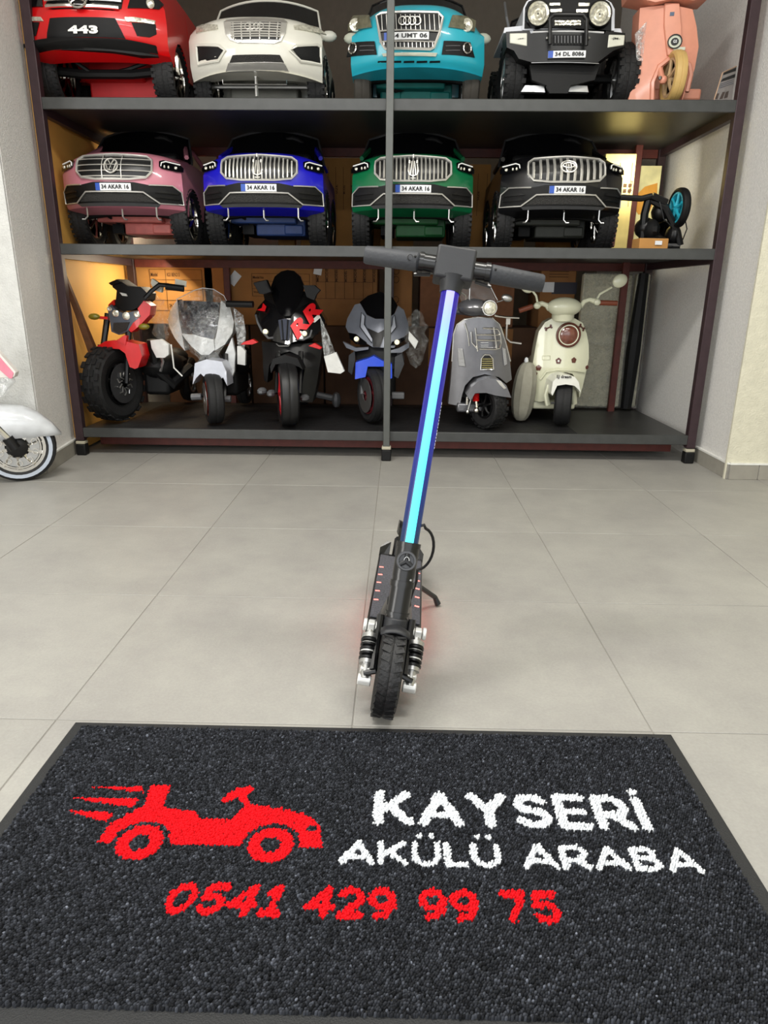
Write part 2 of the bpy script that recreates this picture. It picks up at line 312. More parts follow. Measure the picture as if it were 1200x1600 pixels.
def table_print(t, x0, x1, z1, rows, rh, m=CINK, colx=None):
    mb = MB(); n = len(rows)
    for k in range(n+1): mb.box(((x0+x1)/2, -.002, z1-k*rh), (x1-x0, .002, .0022))
    for x in (x0, x1)+((colx,) if colx else ()): mb.box((x, -.002, z1-n*rh/2), (.0022, .002, n*rh))
    for k, r in enumerate(rows):
        for j, s_ in enumerate(r):
            if not s_: continue
            a = x0+.008 if j == 0 else colx+.01; w_ = min(.0085*len(s_), (colx or x1)-x0-.02)
            text_mb(s_, a, a+w_, z1-(k+.68)*rh, z1-(k+.32)*rh, off=.0035, bold=.02, mb=mb)
    return obj('printed_table', mb, m, t)
LOW = mat('shaded lower carton', (84, 58, 40), .85, var=.15, scale=10)  # lower row's darker brown also carries the bikes' shadow
for x0, x1, lb in ((-1.44, -.89, 'shaded lower carton behind the red motorbike'), (-.88, -.41, 'shaded lower carton behind the wrapped motorbike'), (-.40, .0, 'shaded lower carton behind the blue-fendered sport bike'), (.05, .56, 'shaded lower carton behind the grey scooter'), (.60, .97, 'shaded lower carton behind the cream scooter')):
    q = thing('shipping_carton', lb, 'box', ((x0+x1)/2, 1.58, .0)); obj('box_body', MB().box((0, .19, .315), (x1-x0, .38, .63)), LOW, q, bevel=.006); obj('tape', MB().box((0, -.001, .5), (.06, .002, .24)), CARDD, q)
ZB = .631
t, W, H = carton('shipping_carton', 165, 331, 407, 600, 1.56, .45, 'orange-brown carton behind the red motorbike with a printed table', zb=ZB)
table_print(t, -.02+.0, W/2-.07, H-.055, [('Model', 'KS3 BEN213'), ('Adet', '1'), ('', ''), ('', '24.3 KG')], .062, colx=.08)
t, W, H = carton('shipping_carton', 332, 488, 407, 640, 1.56, .45, 'wide brown carton behind the wrapped motorbike with a square white sticker', mat('cardboard tan', (168, 118, 66), .85, var=.08, scale=12), zb=ZB)
table_print(t, -.04, W/2-.02, H-.08, [('Model No', '420'), ('Type/Tip', ''), ('Weight', '')], .045, colx=.12)
s_ = obj('sticker', MB().box((-.15, -.002, H-.11), (.055, .002, .08), Matrix.Rotation(.7, 3, 'Y')), PLT, t)
t, W, H = carton('shipping_carton', 491, 590, 407, 640, 1.56, .45, 'brown carton with sideways columns of print behind the two sport bikes', CARDD, zb=ZB)
mb = MB()
for k in range(7):
    x = -W/2+.03+k*(W-.06)/6; mb.box((x, -.002, H-.13), (.002, .002, .2)); text_mb('MODEL 12V'[:5+k % 4], x+.004-.04, x+.004+.04+.01, H-.09, H-.075, off=.0035, rot=math.pi/2, mb=mb)
for z in (H-.03, H-.13, H-.23): mb.box((0, -.002, z), (W-.06, .002, .002))
obj('printed_table', mb, CINK, t); obj('sticker', MB().box((-W/2+.045, -.004, H-.05), (.05, .002, .075), Matrix.Rotation(.2, 3, 'Y')), PLT, t)
t, W, H = carton('shipping_carton', 606, 645, 416, 640, 1.56, .4, 'narrow brown carton with ring marks right of the centre post', CARDD, zb=ZB)
mb = MB()
for z in (H-.03, H-.05-.03, H-.2): mb.tube([(x-.03, -.003, z) for x, z in ell(0, z, .018, .02, 14)], .002, 4, True)
obj('ring_marks', mb, CINK, t)
t, W, H = carton('shipping_carton', 654, 806, 430, 560, 1.56, .4, 'brown carton behind the grey scooter under the handlebar', mat('cardboard dark', (128, 84, 56), .85, var=.12), zb=ZB)
obj('sticker', MB().box((-W/2+.06, -.002, H+.015), (.11, .05, .03)), PLT, t)
t, W, H = carton('shipping_carton', 830, 903, 408, 640, 1.56, .4, 'carton with square code-like print behind the cream scooter', CARDD, zb=ZB)
obj('dark_band', MB().box((.04, -.003, H-.16), (W*.7, .003, .07)), mat('dark blue band', (30, 28, 45), .5), t); obj('sticker', MB().box((-W/2+.05, -.005, H-.155), (.07, .003, .06)), PLT, t)
mb = MB(); [mb.box((0, -.003, H-.03-.016*k), (.12, .002, .003)) for k in range(5)]; obj('printed_lines', mb, CINK, t)
# wrapped foam sheets and dark stuff right
a = at(905, 625, 1.62)
def wrapped(x0, x1, y, z0, z1, label):
    t = thing('foam_sheet', label, 'foam sheet', ((x0+x1)/2, y, z0)); W = x1-x0; H = z1-z0
    obj('foam_core', MB().box((0, .03, H/2), (W-.012, .05, H-.01)), mat('pale foam', (206, 202, 178), .8, var=.08), t, bevel=.008)
    mb = MB(); nx, nz = 26, 30; v = []; f = []
    for i in range(nx+1):
        for k in range(nz+1):
            x = -W/2+W*i/nx; z = H*k/nz; v.append((x, -.012+.012*math.sin(x*55+z*4+math.sin(z*9))*math.sin(z*5+1)+.004*math.sin(x*140+z*20), z))
    for i in range(nx):
        for k in range(nz): q = i*(nz+1)+k; f.append((q, q+nz+1, q+nz+2, q+1))
    mb.add(v, f); obj('plastic_film', mb, film('sheet wrap', (235, 238, 225), .24, 1.0, 45), t); return t
wrapped(at(905, 500, 1.42).x, at(985, 500, 1.42).x-.005, 1.42, .148, .96, 'pale foam sheet wrapped in clear film standing behind the cream scooter')
wrapped(at(985, 500, 1.42).x+.005, at(985, 500, 1.42).x+.10, 1.42, .148, .96, 'narrow film-wrapped sheet beside the black bag strip at the right back')
o = obj('cloth_bundle', MB().tube([(1.53, 1.40, .15), (1.535, 1.40, .5), (1.545, 1.40, .96)], [.035, .045, .03], 8), BLKM); tag(o, 'long black bundle standing in the right back corner of the bottom shelf', 'bundle')
# boxes behind tier two and three
def backbox(x0, x1, z0, z1, y, label, m=CARD, sideways=True):
    t = thing('shipping_carton', label, 'box', ((x0+x1)/2, y, z0)); W, H = x1-x0, z1-z0; obj('box_body', MB().box((0, .15, H/2), (W, .3, H)), m, t, bevel=.005)
    mb = MB(); n = max(2, int(W/.045))
    for k in range(n):
        x = -W/2+.02+k*(W-.04)/(n-1); mb.box((x, -.002, H*.7), (.002, .002, H*.42)); text_mb(('MODEL', '12V7A', 'KG', 'SIZE')[k % 4], x-.02, x+.03, H*.68, H*.68+.012, off=.0035, rot=math.pi/2, mb=mb)
    obj('printed_table', mb, CINK, t); return t
z2 = ZS[1]+.001
ZT = at(500, 405, 1.56).z+.012
backbox(-.47, -.02, ZT, ZT+.56, 1.57, 'brown carton with print columns between the blue and the green car')
backbox(.36, .62, ZT-.03, ZT+.53, 1.57, 'brown carton with print columns between the green and the black car')
backbox(.97, 1.17, ZT, ZT+.55, 1.57, 'dull brown carton behind the right side of the black car')
t = backbox(1.19, 1.36, z2, z2+.52, 1.18, 'pale yellow carton with table print beside the folded toy bike', mat('yellow carton', (240, 218, 140), .7), True)
mb = MB()
for cx, cz in ((-.03, .33), (.05, .33), (-.03, .1)):
    for i in range(6):
        for k in range(6):
            if (i*7+k*3+i*k) % 3: mb.box((cx+i*.009-.027, -.004, cz+k*.009), (.008, .002, .008))
obj('speckled_print', mb, CINK, t)
o = obj('poster_board', MB().box((1.50, 1.49-.06, z2+.25), (.17, .01, .5)), mat('yellow poster', (240, 232, 176), .6, var=.25, scale=7)); tag(o, 'pale yellow sheet with an orange patch leaning at the back right of the middle shelf', 'board')
o2 = obj('orange_patch', panel_mb([(-.07, .08), (-.02, .02), (.04, .03), (.075, .12), (.07, .19), (0, .17), (-.05, .12)], lambda x, z: 0, .001, .001), mat('orange patch', (226, 160, 60), .6), None); o2.parent = o; o2.location = (1.50, 1.423, z2+.22)
for x, wd_, lb in ((-.97, .22, 'left block of orange carton showing under the pink car'), (-.60, .10, 'small carton block under the blue car, nearer the wheel'), (-.47, .09, 'small carton block under the blue car, right one'), (.06, .2, 'carton block showing under the green car'), (.72, .2, 'carton block showing under the black car')):
    tag(obj('carton_block', MB().box((x, 1.455, z2+.05), (wd_, .07, .1)), CARD, None, bevel=.004), lb, 'box')
o = obj('pink_tube', MB().tube([(1.20, .98, z2+.035), (1.205, 1.0, z2+.16), (1.21, 1.02, z2+.30)], [.03, .035, .028], 10), mat('dusty pink plastic', (168, 108, 100), .5)); tag(o, 'dusty pink plastic leg standing right of the black car', 'toy part')
tag(obj('small_carton', MB().box((1.31, .66, z2+.026), (.145, .09, .05), Matrix.Rotation(.1, 3, 'Z')), CARD, None, bevel=.003), 'small brown carton at the right end of the middle shelf', 'box')
lb = obj('label', MB().box((1.335, .612, z2+.03), (.035, .002, .018), Matrix.Rotation(.1, 3, 'Z')), PLT, bpy.data.objects['small_carton'])
# ------------------------------------------------------------------ ride-on cars
class CarShape:
    def __init__(s, hw, prof, wr, wrap=.13, arch=(.29, .15), rear=(.65, .15), crown=.03, wz=None, L=1.08, bow=.004):
        s.hw, s.prof, s.wr, s.wrap, s.crown, s.bow = hw, prof, wr, wrap, crown, bow; s.arch, s.rear, s.Ln = arch, rear, L
        s.zz = [p[1] for p in prof['front']]; s.yy = [p[0] for p in prof['front']]
        s.wz = wz or ([.0, .15, .3, .4, .45, .6], [.96, .99, 1, .96, .86, .8])
    def S(s, x, z): return interp(z, s.zz, s.yy)+s.wrap*min(1.3, abs(x)/s.hw)**2.6
    def body(s, m, parent):
        P = [(y, z) for y, z in s.prof['front']]+list(s.prof['top']); zb = s.prof['front'][0][1]; R = s.wr*1.12
        def arc(cy):
            o = [];
            for k in range(9):
                a = math.pi*k/8; o.append((cy+R*math.cos(a), max(zb*.85, s.wr*.95+R*math.sin(a)*.95)))
            return o
        P += arc(s.rear[0])+arc(s.arch[0])+[(.03, zb)]
        n = 18; v = []; f = []; m_ = len(P)
        for i in range(n+1):
            q = -1+2*i/n
            for y, z in P:
                ww = interp(z, *s.wz)*s.hw; x = q*ww; fr = max(0, 1-y/.35)
                v.append((x, y+s.wrap*fr*abs(q)**2.6, z-(s.crown*abs(q)**3.5 if z > zb+.18 else 0)-(s.bow*(q*q) if z < zb+.08 and y < .1 else 0)))
        for i in range(n):
            for k in range(m_): l = (k+1) % m_; f.append((i*m_+k, i*m_+l, (i+1)*m_+l, (i+1)*m_+k))
        f += [tuple(range(m_)), tuple(n*m_+k for k in range(m_))[::-1]]
        o = obj('body', MB().add(v, f), m, parent, ang=38); return o
SUV = dict(front=[(.035, .175), (.012, .19), (.0, .24), (0, .33), (.02, .38), (.055, .41), (.10, .428)], top=[(.30, .45), (.38, .46), (.62, .46), (.78, .45), (.84, .40), (.84, .2), (.80, .15)])
def chassis(t, c, wr, xw=.25):
    m = mat('undertray '+str(c), c, .55, var=.12)
    b = obj('undertray', MB().box((.05, .46, .115), (.26, .30, .09)).box((-.03, .35, .15), (.34, .2, .05)).box((.12, .4, .10), (.1, .2, .05)), m, t, bevel=.008)
    obj('axle', MB().tube([(-xw, .21, wr), (-.12, .24, wr+.02), (.12, .24, wr+.02), (xw, .21, wr)], .014, 8).tube([(-.18, .20, wr+.05), (-.1, .28, wr-.02), (-.04, .3, wr)], .01, 6).box((-.13, .5, .12), (.06, .3, .08)), BLKM, t)
def hooks(t, S, z, xs=(-.165, .01, .18)):
    for x in xs: obj('tow_hook', MB().tube([(x, .06, z+.02), (x, .06, z-.03), (x-.012*(1 if x > 0 else -1)*-1, .055, z-.045), (x+.025*(1 if x > 0 else -1), .05, z-.045)], .004, 6), SIL, t)
def plate(t, S, s_, x0, x1, z0, z1, off=.012, band=True):
    w_ = (x1-x0)*.13 if band else 0
    p = panel('number_plate', t, [(x0, z0), (x1, z0), (x1, z1), (x0, z1)], PLT, S, off, .006)
    if band: panel('blue_band', p, [(x0, z0), (x0+w_, z0), (x0+w_, z1), (x0, z1)], BLUEP, S, off+.001, .001)
    text(p, s_, x0+w_+.008, x1-.008, z0+(z1-z0)*.2, z0+(z1-z0)*.8, INK, S, off+.0025, bold=.03)
def windscreen(t, m, hw, y0, z0, h, rake=.16, tw=.80, fr=None, bulge=.03):
    def P(q, k): return Vector((q*hw*(1-(1-tw)*k), y0+rake*k+.05*abs(q)**2.5, z0+h*k+bulge*(1-q*q)*k-.01))
    n = 14; v = []; f = []
    for i in range(n+1):
        for k in range(5): v.append(P(-1+2*i/n, k/4))
    for i in range(n):
        for k in range(4): f.append((i*5+k, i*5+5+k, i*5+6+k, i*5+k+1))
    w_ = obj('windscreen', MB().add(v, f), GLASS, t)
    edge = [P(-1, k/4) for k in range(5)]+[P(-1+2*i/n, 1) for i in range(1, n)]+[P(1, 1-k/4) for k in range(5)]
    obj('windscreen_frame', MB().tube(edge, .006, 6), fr or m, t)
    return w_
def interior(t, hw, z):
    obj('seat_back', MB().box((0, .62, z+.02), (hw*1.3, .10, .2)), BLKM, t, bevel=.03, segs=3)
    obj('steering_wheel', MB().tube([(.1+.075*math.cos(a), .50-.03*math.sin(a), z+.05+.075*math.sin(a)) for a in [k*math.pi/8 for k in range(16)]], .01, 6, True), BLKM, t)
    obj('dashboard', MB().box((0, .42, z), (hw*1.55, .1, .07)), BLKM, t, bevel=.02)
def mirrors(t, m, hw, y, z):
    for s_ in (-1, 1): obj('side_mirror', MB().ball((s_*(hw+.035), y, z), (.04, .02, .025), 12).tube([(s_*hw*.93, y+.01, z-.02), (s_*(hw+.02), y, z-.005)], .008, 6), m, t)
def star(t, S, cx, cz, r, off, par, m=CHR):
    mb = MB(); line('', None, ell(cx, cz, r, r, 24), m, S, r*.11, off, True, mb)
    for a in (90, 210, 330): mb.tube([(cx, S(cx, cz)-off, cz), (cx+r*math.cos(math.radians(a)), S(cx, cz)-off, cz+r*math.sin(math.radians(a)))], [r*.16, r*.05], 5)
    obj('emblem', mb, m, par)
ALOY = CHR
def suv2(name, col, paintc, cx, label, emblem, under, grille='vertical', rim=None):
    base = (cx, .60, ZS[1]+.001); t = thing(name, label, 'toy car', base, 0, None)
    C_ = CarShape(.30, SUV, .145); S = C_.S; pm = paint(col, paintc); C_.body(pm, t)
    # lower black intake, lip, chrome outline
    low = [(-.297, .192), (-.296, .25), (-.262, .278), (-.165, .272), (-.10, .282), (.10, .282), (.165, .272), (.262, .278), (.296, .25), (.297, .192), (.20, .19), (-.20, .19)]
    lo = panel('lower_intake', t, low, BLKM, S, .003, .02, bevel=0)
    panel('centre_grille', lo, [(-.195, .198), (.195, .198), (.137, .238), (-.137, .238)], mat('mesh plastic', (46, 45, 43), .6, bump=.8, bscale=250), S, .006, .004)
    for s_ in (-1, 1):
        f = (lambda p: p) if s_ > 0 else mir
        line('chrome_trim', lo, f([(.165, .272), (.262, .277), (.295, .25), (.298, .195), (.205, .193)]), BCHR, S, .0034, .008)
        for z in (.245, .222): panel('vent_slat', lo, f([(.19, z-.004), (.285, z-.006), (.285, z+.002), (.21, z+.006)]), BLK, S, .012, .01)
    line('chrome_trim', lo, [(-.205, .193), (-.14, .239), (.14, .239), (.205, .193)], BCHR, S, .0038, .011)
    panel('bumper_lip', t, [(-.19, .178), (.19, .178), (.205, .190), (-.205, .190)], GRY, S, .008, .02)
    # grille
    g = [(-.182, .365), (-.180, .385), (-.155, .402), (0, .410), (.155, .402), (.180, .385), (.182, .365), (.182, .33), (.155, .303), (.08, .294), (-.08, .294), (-.155, .303), (-.182, .33)]
    gp = panel('grille', t, g, mat('grille black', (12, 12, 13), .35), S, .004, .01)
    line('grille_surround', gp, g, BCHR, S, .0055, .008, True)
    mb = MB()
    if grille == 'vertical':
        n = 17 if 'black' not in label else 11
        for k in range(n):
            x = -.158+.316*k/(n-1); zt = .402-.02*(abs(x)/.16)**3; zl = .296+.016*(abs(x)/.16)**2; line('', None, [(x, zl), (x, zt)], CHR, S, .0042 if n > 12 else .0065, .009, False, mb, 5)
        obj('grille_bars', mb, BCHR, gp)
    else:
        for z in (.385, .358, .332, .308): line('', None, [(-.178+(.02 if z < .31 else 0), z), (.178-(.02 if z < .31 else 0), z)], CHR, S, .0026, .009, False, mb, 5)
        for x in (-.046, .046): line('', None, [(x, .297), (x, .406)], CHR, S, .0026, .010, False, mb, 5)
        obj('grille_bars', mb, BCHR, gp)
    emblem(gp, S)
    for s_ in (-1, 1):
        f = (lambda p: p) if s_ > 0 else mir
        h = panel('headlight', t, f([(.208, .385), (.225, .393), (.285, .386), (.303, .365), (.302, .346), (.28, .343), (.222, .350), (.210, .36)]), GLASS, S, .004, .012, bevel=.002)
        line('light_strip', h, f([(.218, .362), (.220, .378), (.235, .386), (.292, .378)]), mat('light strip', (235, 235, 230), .2, emis=.25), S, .0026, .007)
        for k, x in enumerate((.232, .248, .275)): obj('lamp_lens', MB().ball((s_*x, S(x, .36)-.005, .361), (.005 if k < 2 else .009, .005, .0075), 10), LENS, h)
    plate(t, S, '34 AKAR 16', -.083, .087, .244, .276)
    windscreen(t, GLASS, .275, .36, .435, .145, .13, .84, mat('screen edge', (70, 70, 72), .3, .5)); interior(t, .27, .44); chassis(t, under, .145); hooks(t, S, .165)
    for q, y in ((-1, .29), (1, .29), (-1, .65), (1, .65)): wheel(t, (q*.258, y, .146), .145, .088, 0, CHR, spokes=7, rr=.68, lugs=36 if y < .5 else 0)
    for s_ in (-1, 1):                                  # door line and window frame on the flanks
        obj('door_frame', MB().tube([(s_*.262, .36, .45), (s_*.22, .5, .52), (s_*.215, .65, .52), (s_*.25, .78, .45)], .012, 6), pm, t)
    return t
def em_vw(p, S):
    mb = MB(); r = .032; cz = .353; line('', None, ell(0, cz, r, r, 24), CHR, S, .0035, .014, True, mb)
    for pts in ([(-.014, .026), (0, .003), (.014, .026)], [(-.026, .012), (-.012, -.026), (0, -.002), (.012, -.026), (.026, .012)]): line('', None, [(x, cz+z) for x, z in pts], CHR, S, .0032, .015, False, mb)
    panel('emblem_back', p, ell(0, cz, r, r, 20), BLK, S, .011, .004); obj('emblem', mb, BCHR, p)
def em_tri(p, S):
    mb = MB(); cz = .35
    for pts in ([(0, -.05), (0, .045)], [(-.024, -.012), (-.018, -.03), (0, -.036), (.018, -.03), (.024, -.012)], [(-.024, -.012), (-.018, .022)], [(.024, -.012), (.018, .022)], [(-.012, -.03), (-.006, .03)], [(.012, -.03), (.006, .03)], [(-.012, -.045), (.012, -.045)]):
        line('', None, [(x, cz+z) for x, z in pts], CHR, S, .0032, .015, False, mb)
    for x in (-.018, 0, .018): mb.ball((x, S(0, cz)-.015, cz+(.05 if x == 0 else .026)), (.005, .004, .009), 8)
    obj('emblem', mb, BCHR, p)
def em_oval(p, S):
    mb = MB(); cz = .36; line('', None, ell(0, cz, .037, .026, 26), CHR, S, .004, .015, True, mb); line('', None, ell(0, cz, .012, .025, 18), CHR, S, .003, .016, True, mb); line('', None, ell(0, cz+.006, .026, .011, 18, 0, 360), CHR, S, .003, .016, True, mb)
    panel('emblem_back', p, ell(0, cz, .037, .026, 22), BLK, S, .012, .004); obj('emblem', mb, BCHR, p)
suv2('toy_suv', 'pink', (205, 130, 146), -1.300, 'pink ride-on car with a chrome grille of horizontal bars', em_vw, (216, 118, 110), 'horizontal')
suv2('toy_suv', 'royal blue', (28, 26, 190), -.600, 'royal blue ride-on car with a chrome vertical-bar grille', em_tri, (42, 66, 120))
suv2('toy_suv', 'green', (8, 104, 62), .138, 'green ride-on car behind the centre post with a chrome vertical-bar grille', em_tri, (20, 84, 40))
suv2('toy_suv', 'gloss black', (13, 13, 16), .868, 'black ride-on car with wide chrome grille bars and an oval emblem', em_oval, (50, 52, 46))
# ---- red car, top shelf left
B3 = ZS[2]+.001
base = (-1.305, .48, B3); t = thing('toy_suv', 'red ride-on car with a round star emblem and white 443 on its bumper', 'toy car', base)
RP = dict(front=[(.05, .185), (.02, .20), (.0, .23), (0, .30), (.015, .36), (.03, .43), (.05, .48), (.1, .51)], top=[(.30, .54), (.38, .56), (.62, .56), (.82, .55), (.92, .5), (.92, .2), (.88, .15)])
C_ = CarShape(.325, RP, .14, wrap=.11, arch=(.28, .15)); S = C_.S; C_.body(paint('bright red', (214, 10, 16)), t); T_ = Tr(0, 0, 3.636, base, S); redp = MATS['bright red paint']
panel('black_bumper', t, T_.p([(285, 105), (655, 105), (715, 222), (268, 222)]), BLKM, S, .004, .02)
panel('bumper_lip', t, T_.p([(145, 260), (265, 228), (480, 222), (720, 232), (890, 265), (905, 330), (800, 322), (640, 300), (480, 293), (260, 300), (180, 320), (150, 300)]), BLKM, S, .02, .06, bevel=.008)
for pts in ([(148, 130), (225, 128), (205, 205), (160, 205)], [(748, 130), (885, 140), (890, 195), (850, 213), (780, 205)]): panel('fog_recess', t, T_.p(pts), BLKM, S, .003, .01)
for pts in ([(133, 100), (235, 98), (250, 122), (135, 130)], [(708, 100), (760, 98), (885, 120), (880, 140), (720, 124)]): panel('day_light', t, T_.p(pts), LENS, S, .006, .01, bevel=.002)
g = panel('grille', t, T_.p([(245, -60), (710, -60), (690, 50), (640, 60), (300, 55), (270, 45)]), BLK, S, .004, .01)
for pts in ([(262, 8), (695, 12)], [(268, 42), (680, 50)], [(255, -40), (700, -38)]): obj('grille_bar', line('', None, T_.p(pts), CHR, S, .008, .012, False, MB()), CHR, g)
c0 = T_.p([(455, -2)])[0]; star(t, S, c0[0], c0[1], .040, .026, g); panel('emblem_back', g, ell(c0[0], c0[1], .04, .04, 20), BLK, S, .02, .01)
for pts in ([(165, -40), (240, -30), (245, 40), (168, 42)], [(750, -40), (880, -25), (930, 25), (905, 55), (725, 48)]): h = panel('headlight', t, T_.p(pts), GLASS, S, .005, .012, bevel=.002); 
c1 = T_.p([(855, 25)])[0]; obj('lamp_lens', MB().ball((c1[0], S(*c1)-.006, c1[1]), (.02, .012, .02), 12), LENS, t)
a, b = T_.p([(395, 197), (560, 150)]); text(t, '443', a[0], b[0], a[1], b[1], WHT, S, .012, bold=.06, shear=.0)
obj('undertray', MB().box((.04, .5, .12), (.34, .4, .20)).box((0, .3, .14), (.3, .1, .04)), mat('red tray', (196, 14, 20), .5), t, bevel=.01)
obj('axle', MB().tube([(-.28, .22, .15), (-.12, .2, .13), (.12, .2, .13), (.28, .22, .15)], .02, 8).tube([(-.16, .17, .19), (-.05, .2, .12), (.1, .2, .15), (.2, .2, .18)], .009, 6), BLKM, t)
for q, y in ((-1, .29), (1, .29), (-1, .65), (1, .65)): wheel(t, (q*.272, y, .141), .14, .10, 0, CHR, spokes=5, rr=.7, lugs=36 if y < .5 else 0)
windscreen(t, redp, .28, .36, .53, .12); interior(t, .27, .5)
# ---- white saloon
base = (-.612, .62, B3); t = thing('toy_car', 'cream-white ride-on car with a big chrome grille and black side intakes', 'toy car', base)
WP = dict(front=[(.045, .14), (.02, .16), (.0, .2), (0, .28), (.02, .33), (.06, .36), (.10, .375)], top=[(.30, .40), (.38, .40), (.62, .42), (.78, .41), (.84, .36), (.84, .2), (.80, .14)])
C_ = CarShape(.318, WP, .135, wrap=.12, crown=.02, wz=([0, .12, .25, .33, .375, .5], [.95, .97, 1, .97, .90, .8]), bow=.022); S = C_.S; wp = paint('pearl white', (226, 224, 212)); C_.body(wp, t); T_ = Tr(290, 0, 4.615, base, S)
g = panel('grille', t, T_.p([(275, 160), (300, 145), (500, 128), (710, 142), (735, 160), (722, 240), (690, 300), (640, 318), (380, 312), (320, 290), (290, 250)]), mat('grille chrome', (225, 223, 216), .3, .8), S, .006, .012, bevel=.003)
panel('grille_insert', g, T_.p([(330, 170), (690, 168), (675, 290), (365, 288), (345, 250)]), BLK, S, .010, .004); mb = MB()
for y in (182, 200, 218, 236, 254, 272): line('', None, T_.p([(330, y), (690, y)]), CHR, S, .0032, .014, False, mb, 5)
for x in (345, 405, 470, 540, 610, 670): line('', None, T_.p([(x, 168), (x+(505-x)*.05, 290)]), CHR, S, .003, .013, False, mb, 5)
obj('grille_bars', mb, BCHR, g); mb = MB()
for x in (455, 485, 515, 545): c0 = T_.p([(x, 198)])[0]; line('', None, ell(c0[0], c0[1], .014, .014, 14), CHR, S, .0025, .018, True, mb)
obj('emblem', mb, BCHR, g)
panel('side_intake', t, T_.p([(82, 330), (240, 335), (275, 368), (240, 430), (95, 465), (85, 440)]), BLKM, S, .004, .02, bevel=.003)
panel('side_intake', t, T_.p([(775, 360), (800, 338), (950, 330), (970, 345), (975, 465), (830, 438)]), BLKM, S, .004, .02, bevel=.003)
for pts in ([(80, 330), (240, 332), (285, 368), (240, 440), (95, 472)], [(755, 365), (800, 333), (950, 326), (975, 345), (978, 470), (830, 445)]): line('intake_rim', t, T_.p(pts), wp, S, .007, .006, True)
panel('lower_grille', t, T_.p([(340, 400), (680, 398), (712, 455), (315, 460)]), mat('mesh plastic', (46, 45, 43)), S, .004, .01)
panel('chrome_skid', t, T_.p([(310, 460), (715, 458), (750, 525), (290, 528)]), BCHR, S, .012, .015, bevel=.003)
for pts in ([(80, 190), (120, 175), (230, 180), (235, 215), (75, 240)], [(780, 185), (880, 180), (960, 200), (1015, 250), (900, 225), (785, 210)]): panel('headlight', t, T_.p(pts), LENS, S, .004, .012, bevel=.002)
for pts in ([(95, 490), (190, 475), (180, 500), (105, 512)], [(850, 485), (970, 488), (955, 510), (880, 505)]): panel('reflector', t, T_.p(pts), SIL, S, .004, .008)
windscreen(t, GLASS, .285, .36, .382, .17, .13, .88, wp); interior(t, .26, .38); mirrors(t, wp, .285, .4, .39)
obj('undertray', MB().box((.0, .5, .10), (.34, .4, .12)), mat('grey tray', (120, 120, 112), .6), t, bevel=.01); obj('axle', MB().tube([(-.28, .22, .12), (.28, .22, .12)], .01, 8).tube([(-.15, .06, .11), (-.15, .06, .09), (.15, .06, .09), (.15, .06, .11)], .003, 5).tube([(0, .1, .15), (0, .1, .05)], .008, 6), SIL, t)
for q, y in ((-1, .29), (1, .29), (-1, .65), (1, .65)): wheel(t, (q*.275, y, .136), .135, .085, 0, CHR, spokes=7, rr=.68, lugs=34 if y < .5 else 0)
# ---- turquoise car
base = (.150, .62, B3); t = thing('toy_car', 'turquoise ride-on car with round fog lamps behind the centre post', 'toy car', base)
TP = dict(front=[(.045, .155), (.02, .175), (.0, .2), (0, .30), (.01, .36), (.045, .40), (.09, .42)], top=[(.30, .45), (.38, .46), (.62, .46), (.78, .45), (.84, .40), (.84, .2), (.80, .15)])
C_ = CarShape(.318, TP, .14, wrap=.11, crown=.04, wz=([0, .15, .25, .33, .42, .5], [.95, .97, 1, .95, .78, .7]), bow=.012); S = C_.S; tp = paint('turquoise', (42, 176, 196)); C_.body(tp, t); T_ = Tr(510, 0, 4.444, base, S)
G = [(348, 118), (380, 97), (775, 92), (808, 125), (785, 230), (745, 335), (720, 348), (410, 345), (380, 300), (362, 200)]
g = panel('grille', t, T_.p(G), BLK, S, .005, .012); line('grille_surround', g, T_.p(G), BCHR, S, .006, .010, True); mb = MB()
for k in range(13):
    x = 375+k*33; line('', None, T_.p([(x+8, 105), (x+14, 215)]), CHR, S, .0022, .010, False, mb, 5); line('', None, T_.p([(400+k*28, 300), (402+k*28, 335)]), CHR, S, .0022, .010, False, mb, 5)
for y in (222, 297): line('', None, T_.p([(368, y), (780-(y-222)*.3, y)]), CHR, S, .003, .011, False, mb, 5)
obj('grille_bars', mb, BCHR, g); mb = MB()
for x in (527, 560, 595, 630): c0 = T_.p([(x, 152)])[0]; line('', None, ell(c0[0], c0[1], .0165, .0165, 16), CHR, S, .0028, .016, True, mb)
obj('emblem', mb, BCHR, g)
a, b = T_.p([(400, 288), (712, 228)]); plate(t, S, '34 UMT 06', a[0], b[0], a[1], b[1], .014, True)
for pts, lx, side in (([(150, 175), (185, 110), (298, 105), (315, 190), (150, 222)], 200, 0), ([(845, 190), (875, 105), (960, 110), (1040, 145), (1030, 222)], 975, 1)):
    h = panel('headlight', t, T_.p(pts), mat('lamp housing', (120, 118, 96), .25, .5, coat=1, var=.3, scale=50), S, .004, .012, bevel=.003); c0 = T_.p([(lx, 175)])[0]
    obj('lamp_lens', MB().lathe([(0, .006), (.004, .014), (.0, .026), (-.006, .028)], (c0[0], S(*c0)-.006, c0[1]), (0, -1, 0), 20), LENS, h)
